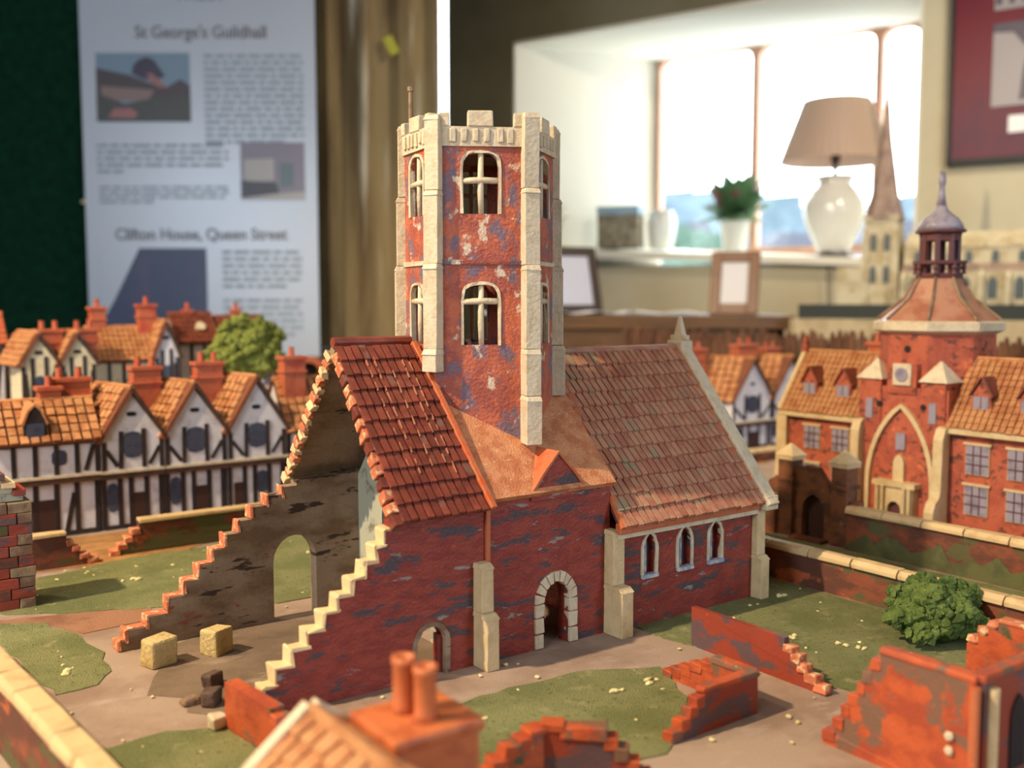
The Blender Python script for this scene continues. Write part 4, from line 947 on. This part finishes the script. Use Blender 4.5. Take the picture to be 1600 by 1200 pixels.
# corner turrets with white pyramid caps
for x, mt in ((cx0+.014,M['lead']),(cx1-.018,M['stone_w'])):
    t_ = MB().box(x-.015,x+.015,-.008,.022,.10,.176).build('corner_turret', cbrk, CO)
    mb = MB().frust((x-.018,x+.018,-.011,.025),(x-.001,x+.001,.006,.008),.176,.200); mb.build('pyramid_cap', M['stone_w'], t_)
    MB().box(x-.0045,x+.0045,-.0095,-.007,.128,.152).build('slit_window', M['lead'], t_)
MB().box(cc-.020,cc+.018,-.008,.03,.160,.196).build('clock_block', cbrk, CO)
ck = MB().box(cc-.012,cc+.012,-.0105,-.007,.170,.196).build('clock_panel', M['stone_w'], CO, bevel=.001)
MB().lathe([(.0085,-.0014),(.0085,.0006)],20).build('clock_face', M['lead'], ck, M=Matrix.Translation((cc,-.0110,.183)) @ Matrix.Rotation(PI/2,4,'X'))
# great pointed arch moulding
def gothic(x0, x1, zs, za, n=9):
    c = (x0+x1)/2; L = []
    for i in range(n+1):
        q = i/n; A = 1.0; L.append((x0 + (c-x0)*(1-math.cos(q*A))/(1-math.cos(A)), zs + (za-zs)*math.sin(q*A)/math.sin(A)))
    return L + [(2*c-p[0], p[1]) for p in L[::-1][1:]]
gpts = [(cc+.040,0)] + gothic(cc-.040,cc+.040,.05,.143)[::-1] + [(cc-.040,0)]
mb = MB(); ribbon(mb, gpts, .0055, -.0105, -.005); mb.v = [(p[0],p[1],max(0,p[2])) for p in mb.v]; mb.build('great_arch', M['stone'], CO)
for x in (cc-.030, cc+.028): MB().lathe([(.004,-.001),(.004,.001)],12).build('round_loop', M['dark'], CO, M=Matrix.Translation((x,-.0072,.146)) @ Matrix.Rotation(PI/2,4,'X'))
MB().box(cc-.006,cc+.006,-.0085,-.005,.093,.113).build('window', M['lead'], CO)
MB().prism([(cc-.007,.056),(cc+.007,.056)] + arch(cc-.007,cc+.007,.076,.012,'point',8)[::-1],'xz',-.011,-.005).build('niche', M['stone'], CO)
pch = MB(); pierced(pch, [(cc-.024,.052),(cc+.024,.052)], -.018, -.006, [(cc-.009,cc+.009,0,.022,.010,'round')]); pc = pch.build('porch', M['stone'], CO, bevel=.0006)
MB().box(cc-.028,cc+.028,-.021,-.005,.050,.056).build('porch_cornice', M['stone'], pc)
for x in (cc-.021,cc-.014,cc+.014,cc+.021): MB().lathe([(.003,0),(.0024,.004),(.0024,.046),(.003,.05)],8,(x,-.0205,0)).build('column', M['stone'], pc)
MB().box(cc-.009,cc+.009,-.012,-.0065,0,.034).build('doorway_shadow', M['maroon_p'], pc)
# scrolled buttresses either side of the gatehouse
for x in (cx0-.005, cx1-.010):
    MB().prism([(-.004,0),(-.034,0),(-.034,.030),(-.030,.040),(-.022,.046),(-.020,.052),(-.019,.112),(-.014,.124),(-.004,.128)],'yz',x,x+.012).build('scroll_buttress', M['stone'], CO, bevel=.0008)
# octagonal turret
ty_ = .062; OR = .066
oc = MB().lathe([(OR,.12),(OR,.232)],8,(cc,ty_,0),phase=PI/8).build('turret', cbrk, CO)
MB().lathe([(OR,.231),(OR+.009,.235),(OR+.009,.244),(OR+.002,.247)],8,(cc,ty_,0),phase=PI/8).build('cornice', M['stone_w'], oc)
MB().lathe([(OR+.004,.246),(OR*.60,.272),(.026,.297)],8,(cc,ty_,0),phase=PI/8).build('turret_roof', M['tile_pink'], oc)
for k in range(8):
    t = PI/8 + k*PI/4; mb = MB().tube([(cc+(OR+.004)*math.cos(t),ty_+(OR+.004)*math.sin(t),.248),(cc+OR*.60*math.cos(t),ty_+OR*.60*math.sin(t),.2735),(cc+.026*math.cos(t),ty_+.026*math.sin(t),.298)],.0016,6); mb.build('hip', M['stone_d'], oc)
MB().lathe([(.004,-.0015),(.004,.0015)],12).build('round_loop', M['dark'], oc, M=Matrix.Translation((cc+OR*.924*math.cos(-PI/2+0),ty_-OR*.924,.213)) @ Matrix.Rotation(PI/2,4,'X'))
MB().lathe([(.026,.296),(.027,.300),(.027,.303)],8,(cc,ty_,0),phase=PI/8).build('lantern_base', M['maroon_p'], oc)
for k in range(8):
    t = PI/8 + k*PI/4; x, y = cc+.0275*math.cos(t), ty_+.0275*math.sin(t)
    MB().lathe([(.0035,.302),(.0022,.306),(.0035,.310),(.0022,.314),(.0028,.317)],6,(x,y,0)).build('baluster', M['maroon_p'], oc)
    x, y = cc+.0205*math.cos(t), ty_+.0205*math.sin(t)
    MB().lathe([(.0042,.302),(.0036,.304),(.0036,.346),(.0042,.350)],6,(x,y,0)).build('lantern_post', M['maroon_p'], oc)
MB().lathe([(.031,.314),(.031,.318),(.025,.318),(.025,.314),(.031,.314)],8,(cc,ty_,0),closed=False,phase=PI/8).build('balcony_rail', M['maroon_p'], oc)
MB().lathe([(.023,.342),(.023,.350),(.029,.352),(.029,.355),(.016,.355)],8,(cc,ty_,0),phase=PI/8).build('lantern_head', M['maroon_p'], oc)
MB().lathe([(.027,.355),(.025,.362),(.020,.369),(.012,.375),(.008,.379),(.006,.384)],20,(cc,ty_,0)).build('lead_dome', M['lead'], oc, smooth=True)
MB().lathe([(.006,.383),(.0035,.40),(.003,.408),(.0042,.411),(.0042,.418),(.003,.42),(.003,.425)],10,(cc,ty_,0)).build('dome_spike', M['lead'], oc, smooth=True)
for (x, y, n_) in ((.100,.07,2),(.40,.07,1)): chimney(CO, x, y, .17, .224, .034, .020, n_)
chimney(CO, .300, .066, .19, .226, .018, .016, 1)

# ================================================================== walls, gateway, pier
def coped_wall(name, label, u, v, rot, L, th, h, mat, piece=.040, step=None, copw=.004, group=None):
    t = town(name, label, 'garden wall', u, v, 0, rot, group)
    MB().box(0,L,-th/2,th/2,0,h-.006).build('wall_body', mat, t)
    n = max(1, round(L/piece)); d = L/n
    for i in range(n):
        a = .0005; z = h-.006
        MB().prism([(-th/2-copw,z),(th/2+copw,z),(th/2+copw,z+.004),(th/2+copw*.2,z+.0075),(-th/2-copw*.2,z+.0075),(-th/2-copw,z+.004)],'yz',i*d+a,(i+1)*d-a).build('coping_stone', M['coping'], t, bevel=.0007, jit=.0004)
    return t
coped_wall('garden_wall', 'long coped brick garden wall between the bush and the chancel end', .350,.215,-PI/2,.56,.008,.036,M['gwall'],.045)
gw = coped_wall('garden_wall', 'outer coped garden wall in front of the college, greenish at its foot', .502,.050,-PI/2,.36,.009,.047,M['gwall'],.045)
random.seed(31); pts = [(.0,.003)]
while pts[-1][0] < .33: pts.append((pts[-1][0]+random.uniform(.010,.022), random.uniform(.010,.028) - .012*(pts[-1][0] > .2)))
MB().prism([(0,.0)] + pts + [(pts[-1][0],.0)],'xz',-.0053,-.0044).build('painted_moss', paint('painted moss', S(92,92,54), [(S(76,76,46),(30,30,30),.45,.6)], .8, (300,.4,.001)), gw)
coped_wall('garden_wall', 'coped wall at the foot of the two houses beyond the chancel', .72,.50,0,.36,.008,.022,M['gwall'],.05)
coped_wall('garden_wall', 'coped garden wall in the near corner beside the grass, rounded cream copings', -.3395,.22,-PI/2+.079,.50,.0125,.050,M['gwall'],.036,copw=.002)
coped_wall('garden_wall', 'short coped wall running from the gateway towards the chancel', .500,.30,-PI/2,.155,.008,.045,M['gwall'],.045)
# broken coped wall behind the nave and short stump
def broken_wall(label, u, v, L, th, h, mat, cop, steps, rot=0.0, name='broken_wall', flip=False):
    t = town(name, label, 'ruined wall', u, v, 0, rot)
    n = len(steps); prof = []
    for i, (w_, z_) in enumerate(steps): prof += [(0 if i == 0 else steps[i-1][0], z_), (w_, z_)]
    x_last = steps[-1][0]; full = prof + [(x_last, h), (L, h)]
    if flip: full = [(L-p[0], p[1]) for p in full[::-1]]
    mb = MB(); pierced(mb, full, -th/2, th/2); mb.build('wall_body', mat, t, jit=.0003)
    px = 0
    for (w_, z_) in steps:
        a, b = (px, w_) if not flip else (L-w_, L-px)
        MB().box(a-.0008,b+.0012,-th/2-.0012,th/2+.0012,max(0,z_-.0055),z_+.001).build('broken_brick', M['edge'] if mat is not M['ruin'] else M['ruin'], t, bevel=.0008, jit=.0010); px = w_
    a, b = (x_last, L) if not flip else (0, L-x_last)
    if cop: MB().box(a,b,-th/2-.002,th/2+.002,h-.001,h+.003).build('coping_stone', M['coping'], t, bevel=.0008, jit=.0005)
    return t
broken_wall('low broken brick wall with cream coping behind the open nave', -.158,.490,.24,.010,.034,M['gwall'],True,[(.008,.006),(.016,.012),(.022,.018),(.030,.026)])
broken_wall('short dark stump of wall with cream coping beside the striped pier', -.236,.475,.062,.010,.034,M['gwall'],True,[(.010,.006),(.018,.012),(.024,.020),(.030,.027)],flip=True)
# striped ruined pier at the edge of the view
pr = town('ruined_pier', 'tall striped brick and stone pier with crow steps at the edge of the grass', 'ruined pier', -.340, .346, 0)
random.seed(21)
for r in range(10):
    z0 = .0095*r; xs = [0, .022+random.uniform(-.006,.006), .044+random.uniform(-.006,.006), .084-(.020 if r % 2 else .013), .084]
    for i in range(len(xs)-1):
        MB().box(xs[i]+.0003,xs[i+1]-.0003+(random.uniform(-.0015,.001) if i == len(xs)-2 else 0),random.uniform(-.0006,.0006),.045,z0,z0+.0091).build('stone_block', M['stone_d'] if (i == 3 and r % 3 != 1) or (i == 0 and r % 2) or r == 9 else M['ruin_d'] if (r+i) % 3 else M['gwall'], pr, bevel=.0006, jit=.0004)
for k in range(6):
    MB().box(.0,.078-.0085*k,.006,.040,.095+.0075*k,.1022+.0075*k).build('stone_block', M['plaster_g'] if k < 2 else M['stone'], pr, bevel=.0006, jit=.0004)
    MB().box(.069-.0085*k,.080-.0085*k,.003,.043,.100+.0075*k,.1055+.0075*k).build('crow_step', M['edge_c'] if k % 2 else M['ruin_d'], pr, bevel=.0008, jit=.0005)
# gateway
gt = town('gateway', 'dark brick gateway with two pyramid-capped piers before the college', 'gateway', .510, .140, 0, -PI/2)
gd = paint('dark gateway brick', S(122,76,50), [(S(82,54,40),(40,40,70),.45,.6),(S(128,104,70),(60,60,90),.62,.7)], .7, (300,.4,.001))
for x in (.005,.078):
    p_ = MB().box(x-.010,x+.010,-.010,.010,0,.088).build('gate_pier', gd, gt, bevel=.0008)
    MB().box(x-.012,x+.012,-.012,.012,.064,.068).build('pier_band', gd, p_)
    mb = MB().box(x-.012,x+.012,-.012,.012,.088,.093); mb.frust((x-.013,x+.013,-.013,.013),(x-.001,x+.001,-.001,.001),.093,.106); mb.build('pyramid_cap', M['stone'], p_)
mb = MB(); pierced(mb, [(-.022,.06),(-.005,.070),(.015,.080),(.030,.084),(.045,.082),(.058,.066),(.068,.052),(.100,.052)],-.005,.005,[(.026,.056,0,.034,.018,'point')])
mb.build('screen_wall', gd, gt)
MB().box(.026,.056,.002,.004,0,.056).build('gate_leaf', M['door'], gt)
MB().box(.020,.062,-.02,-.006,0,.004).build('threshold', M['gwall'], gt)

# ---- ruins in the foreground
random.seed(5)
broken_wall('low orange ruined wall standing on the grass behind the small ruined corner', .143,-.064,.125,.006,.031,M['ruin_d'],False,[(.008,.006),(.016,.011),(.022,.016),(.028,.021),(.035,.026)],-PI/2,flip=True)
rc = town('ruined_corner', 'small L-shaped ruined brick corner with orange inner face on the grass', 'ruined wall', .080,-.1775,0)
def stepwall(t, pts, th, mat, plane_rot, base=0.0, em=None):
    # pts: (distance, height) going down from the corner
    prof = []
    for i, (d, z) in enumerate(pts): prof += [(0 if i == 0 else pts[i-1][0], z), (d, z)]
    R = Matrix.Rotation(plane_rot, 4, 'Z')
    mb = MB(); pierced(mb, prof, -th/2, th/2); mb.build('wall_body', mat, t, M=R, jit=.0003)
    for i in range(len(pts)):
        a, b = (0 if i == 0 else pts[i-1][0], pts[i][0])
        MB().box(a-.001,b+.0008,-th/2-.0008,th/2+.0008,pts[i][1]-(.006 if i else .003),pts[i][1]+.0012).build('broken_brick' if i else 'top_course', em or M['ruin'], t, M=R, bevel=.0008, jit=.0008)
stepwall(rc, [(.050,.028),(.056,.023),(.063,.018),(.070,.012),(.078,.006)], .007, M['ruin_d'], PI)
stepwall(rc, [(.034,.027),(.044,.022),(.054,.018),(.064,.013),(.072,.009),(.079,.005)], .006, M['ruin'], PI/2)
rb = town('ruined_building', 'orange roofless ruined building with mottled grey patches in the near corner', 'ruined building', .083,-.327,0)
stepwall(rb, [(.056,.070),(.062,.062),(.067,.053),(.071,.044),(.076,.036),(.081,.027),(.086,.018),(.094,.008)], .008, M['ruin'], PI/2)
stepwall(rb, [(.20,.070)], .008, M['ruin_d'], 0)
bk = Matrix.Translation((.150,0,0)) @ Matrix.Rotation(PI/2,4,'Z')
mb = MB(); pierced(mb, [(0,.054),(.066,.054),(.066,.048),(.073,.048),(.073,.042),(.080,.042),(.080,.034),(.088,.034)],-.004,.004); mb.build('back_wall', M['ruin'], rb, M=bk, jit=.0003)
MB().box(0,.066,-.005,.005,.0535,.0565).build('top_course', M['edge'], rb, M=bk, bevel=.0008)
for d, z in ((.070,.050),(.077,.044),(.084,.036)): MB().blob((0,0,0),(.006,.006,.005),.15).build('broken_brick', M['edge'], rb, M=bk @ Matrix.Translation((d,0,z)))
MB().tube([(-.006,-.002,0),(-.006,-.002,.066)],.0028,8).build('corner_shaft', M['verge'], rb)
MB().tube([(.006,-.006,0),(.006,-.006,.064)],.0028,8).build('corner_shaft', M['stone'], rb)
for x in (.035,.085,.135):
    MB().prism([(x-.008,.012),(x+.008,.012)] + arch(x-.008,x+.008,.040,.014,'point',8)[::-1],'xz',-.0052,-.003).build('blind_window', M['dark'], rb)
for (x,y,z) in ((-.0055,.012,.034),(-.0055,.012,.026)): MB().blob((x,y,z),(.0016,.003,.003),.1).build('corbel', M['stone_w'], rb)
# low orange wall end near the broken nave tip
w = broken_wall('thick orange stub of wall leaning by the tip of the broken nave', -.206,.002,.072,.009,.031,M['ruin'],False,[(.008,.022),(.014,.027)],-PI/2+.12,flip=True)
# ruined fragment at the bottom edge
rf = town('ruined_fragment', 'jagged dark orange ruin fragment beside the near chimney', 'ruined wall', -.090,-.170,0)
stepwall(rf, [(.010,.032),(.017,.028),(.026,.026),(.033,.020),(.040,.014),(.048,.008)], .010, M['ruin'], PI-.1)
stepwall(rf, [(.012,.034),(.036,.033),(.042,.028),(.048,.022),(.054,.015),(.060,.008)], .010, M['ruin_d'], -.75, em=M['ruin'])
# near house: only roof and chimney reach into the view
nh = town('foreground_house', 'blurred near house roof with a stout orange twin-pot chimney', 'model house', -.237,-.20,0)
MB().box(-.045,.055,-.10,.010,0,.045).build('house_wall', M['white'], nh)
r = MB().slab([(-.049,.012,.042),(-.049,-.10,.042),(.0,-.10,.080),(.0,.012,.080)],.003).build('roof_slope', M['tile_ob'], nh)
nrm_ = Vector((-.038,0,.049)).normalized()*.003
tiles(r, M['tile_o'], Vector((-.049,.012,.042))+nrm_, (0,-1,0), (.049,0,.038), .112, .062, 9, 6, .0018)
r2 = MB().slab([(.058,-.10,.036),(.058,.012,.036),(.0,.012,.080),(.0,-.10,.080)],.003).build('roof_slope', M['tile_ob'], nh)
nrm2 = Vector((.044,0,.058)).normalized()*.003
tiles(r2, M['tile_o'], Vector((.058,-.10,.036))+nrm2, (0,1,0), (-.058,0,.044), .112, .072, 9, 7, .0018)
MB().bar((-.050,.0125,.045),(.0,.0125,.085),.007,.004,(-.6,.0,.8)).build('verge_coping', M['stone_w'], nh, bevel=.001)
MB().bar((.0,.0125,.085),(.058,.0125,.041),.007,.004,(.6,.0,.8)).build('verge_coping', M['stone_w'], nh, bevel=.001)
MB().tube([(0,.012,.084),(0,-.10,.084)],.0035,8).build('ridge', M['tile_o'], nh)
cN = MB().box(.018,.062,-.034,.006,0,.079).build('chimney', M['chim_o'], nh, bevel=.002)
MB().box(.016,.064,-.036,.008,.0745,.081).build('chimney_cap', M['chim_o'], cN, bevel=.002)
for (x, y, z) in ((.037,-.008,.107),(.040,-.022,.106)):
    MB().lathe([(.0065,.079),(.0052,.085),(.0052,z-.004),(.0058,z-.003),(.0058,z),(.0040,z),(.0040,z-.004)],14,(x,y,0)).build('chimney_pot', M['chim_o'], cN, smooth=True)

# ---- stones in the nave
cube_m = paint('ochre stone block', S(190,166,112), [(S(166,140,88),(60,60,60),.5,.62)], .8, (300,.8,.002))
def stone(lb, u, v, sx, sy, sz, rot, m, group=None):
    t = MB().box(-sx/2,sx/2,-sy/2,sy/2,0,sz).build('stone_block', m, None, bevel=.0018, jit=.0012)
    t.location = W(u, v, 0); t.rotation_euler = (0,0,YAW+rot); tag(t, lb, 'stone block', group)
stone('ochre stone block lying in the open nave, nearer the wall tip', -.2105,.140,.021,.019,.021,.25,cube_m,'loose blocks in the nave')
stone('ochre stone block lying in the open nave, deeper under the far wall', -.168,.138,.018,.018,.020,.45,cube_m,'loose blocks in the nave')
dk = paint('dark loose stone', S(92,70,58), [(S(70,50,42),(90,90,90),.5,.6)], .8, (300,.8,.002))
stone('dark loose stone beside the near broken wall, farthest into the nave', -.193,.075,.013,.011,.010,.4,dk,'dark rubble stones')
stone('dark loose stone beside the near broken wall, nearest the tip', -.205,.044,.014,.011,.010,.9,dk,'dark rubble stones')
stone('flat brown loose stone beside the dark rubble in the nave', -.216,.052,.012,.009,.005,.1,paint('brown stone',S(132,106,84),[],.9,(300,.8,.002)),'dark rubble stones')
stone('pale loose stone by the thick orange stub', -.214,.004,.012,.010,.010,.2,M['stone_w'],'dark rubble stones')

# ---- bushes
def bush(lb, u, v, rx, ry, rz, n, m, seed, z=0.0, r=.006, stem=0.0):
    random.seed(seed); t = town('round_bush', lb, 'bush', u, v, z); mb = MB()
    for k in range(n):
        a = random.uniform(0,2*PI); q = random.uniform(-.55,1); s = math.sqrt(max(0,1-q*q)); lump = 1+.13*math.sin(a*3+q*4)+.10*math.sin(a*5-q*6)
        rr = random.uniform(.80,1.02)*lump
        mb.blob((rx*s*math.cos(a)*rr, ry*s*math.sin(a)*rr, stem + rz*.62 + rz*.62*q*rr), random.uniform(.45,1.15)*r, .35)
    o = mb.build('foliage', m, t)
    MB().lathe([(rx*.30,stem+.001),(rx*.80,stem+rz*.45),(rx*.72,stem+rz*.8),(rx*.35,stem+rz*1.05)],12).build('foliage_core', m, t)
    MB().tube([(0,0,0),(0,0,stem+rz*.4)], .004, 6).build('stem', M['trunk'], t)
bush('dark green foam bush on the grass in front of the long coped wall', .306,-.170,.037,.030,.038,1500,M['bush'],3,0,.0042)
bush('yellow-green foam bush rising behind the front row chimneys', .166,.925,.055,.042,.085,1100,M['bush_y'],4,0,.0065,stem=.135)
bush('small dark bush peeping past the tower behind the chancel ridge', .70,.86,.035,.03,.05,260,M['bush'],6,0,.006,stem=.11)

# ---- far edge of the table: town wall with an arch, spiked fence
tw = town('model_rampart', 'brown model rampart with an orange arched gate behind the bush', 'model rampart', -.75, 1.25, 0)
mb = MB(); pierced(mb, [(0,.158),(1.70,.158)], -.01, .01, [(1.135,1.185,0,.128,.020,'round')]); mb.build('wall_body', M['stakes'], tw)
mb = MB(); ribbon(mb, arch(1.135,1.185,.128,.020,'round')[::-1], .012, -.014, .011); mb.build('gate_arch', M['verge'], tw)
MB().box(1.13,1.19,.004,.008,0,.155).build('gate_door', M['dark'], tw)
sf_ = town('spiked_fence', 'dark brown fence of pointed stakes along the far edge of the table', 'fence', 1.24, 1.22, 0, -PI/2)
MB().box(0,1.35,.004,.012,.10,.125).build('rail', M['stakes'], sf_); MB().box(0,1.35,.004,.012,.02,.05).build('rail', M['stakes'], sf_)
random.seed(8); sm = None
for i in range(118):
    x = .006+.0114*i
    if sm is None:
        o = MB().prism([(-.0052,0),(.0052,0),(.0052,.185),(.0008,.2),(-.0008,.2),(-.0052,.185)],'xz',-.003,.004).build('stake', M['stakes'], sf_); sm = o.data
    else:
        o = bpy.data.objects.new('stake', sm); col.objects.link(o); o.parent = sf_
    o.location = (x, random.uniform(-.002,.002), 0); o.scale = (1, 1, random.uniform(.98,1.07)); o.rotation_euler = (0, random.uniform(-.02,.02), 0)
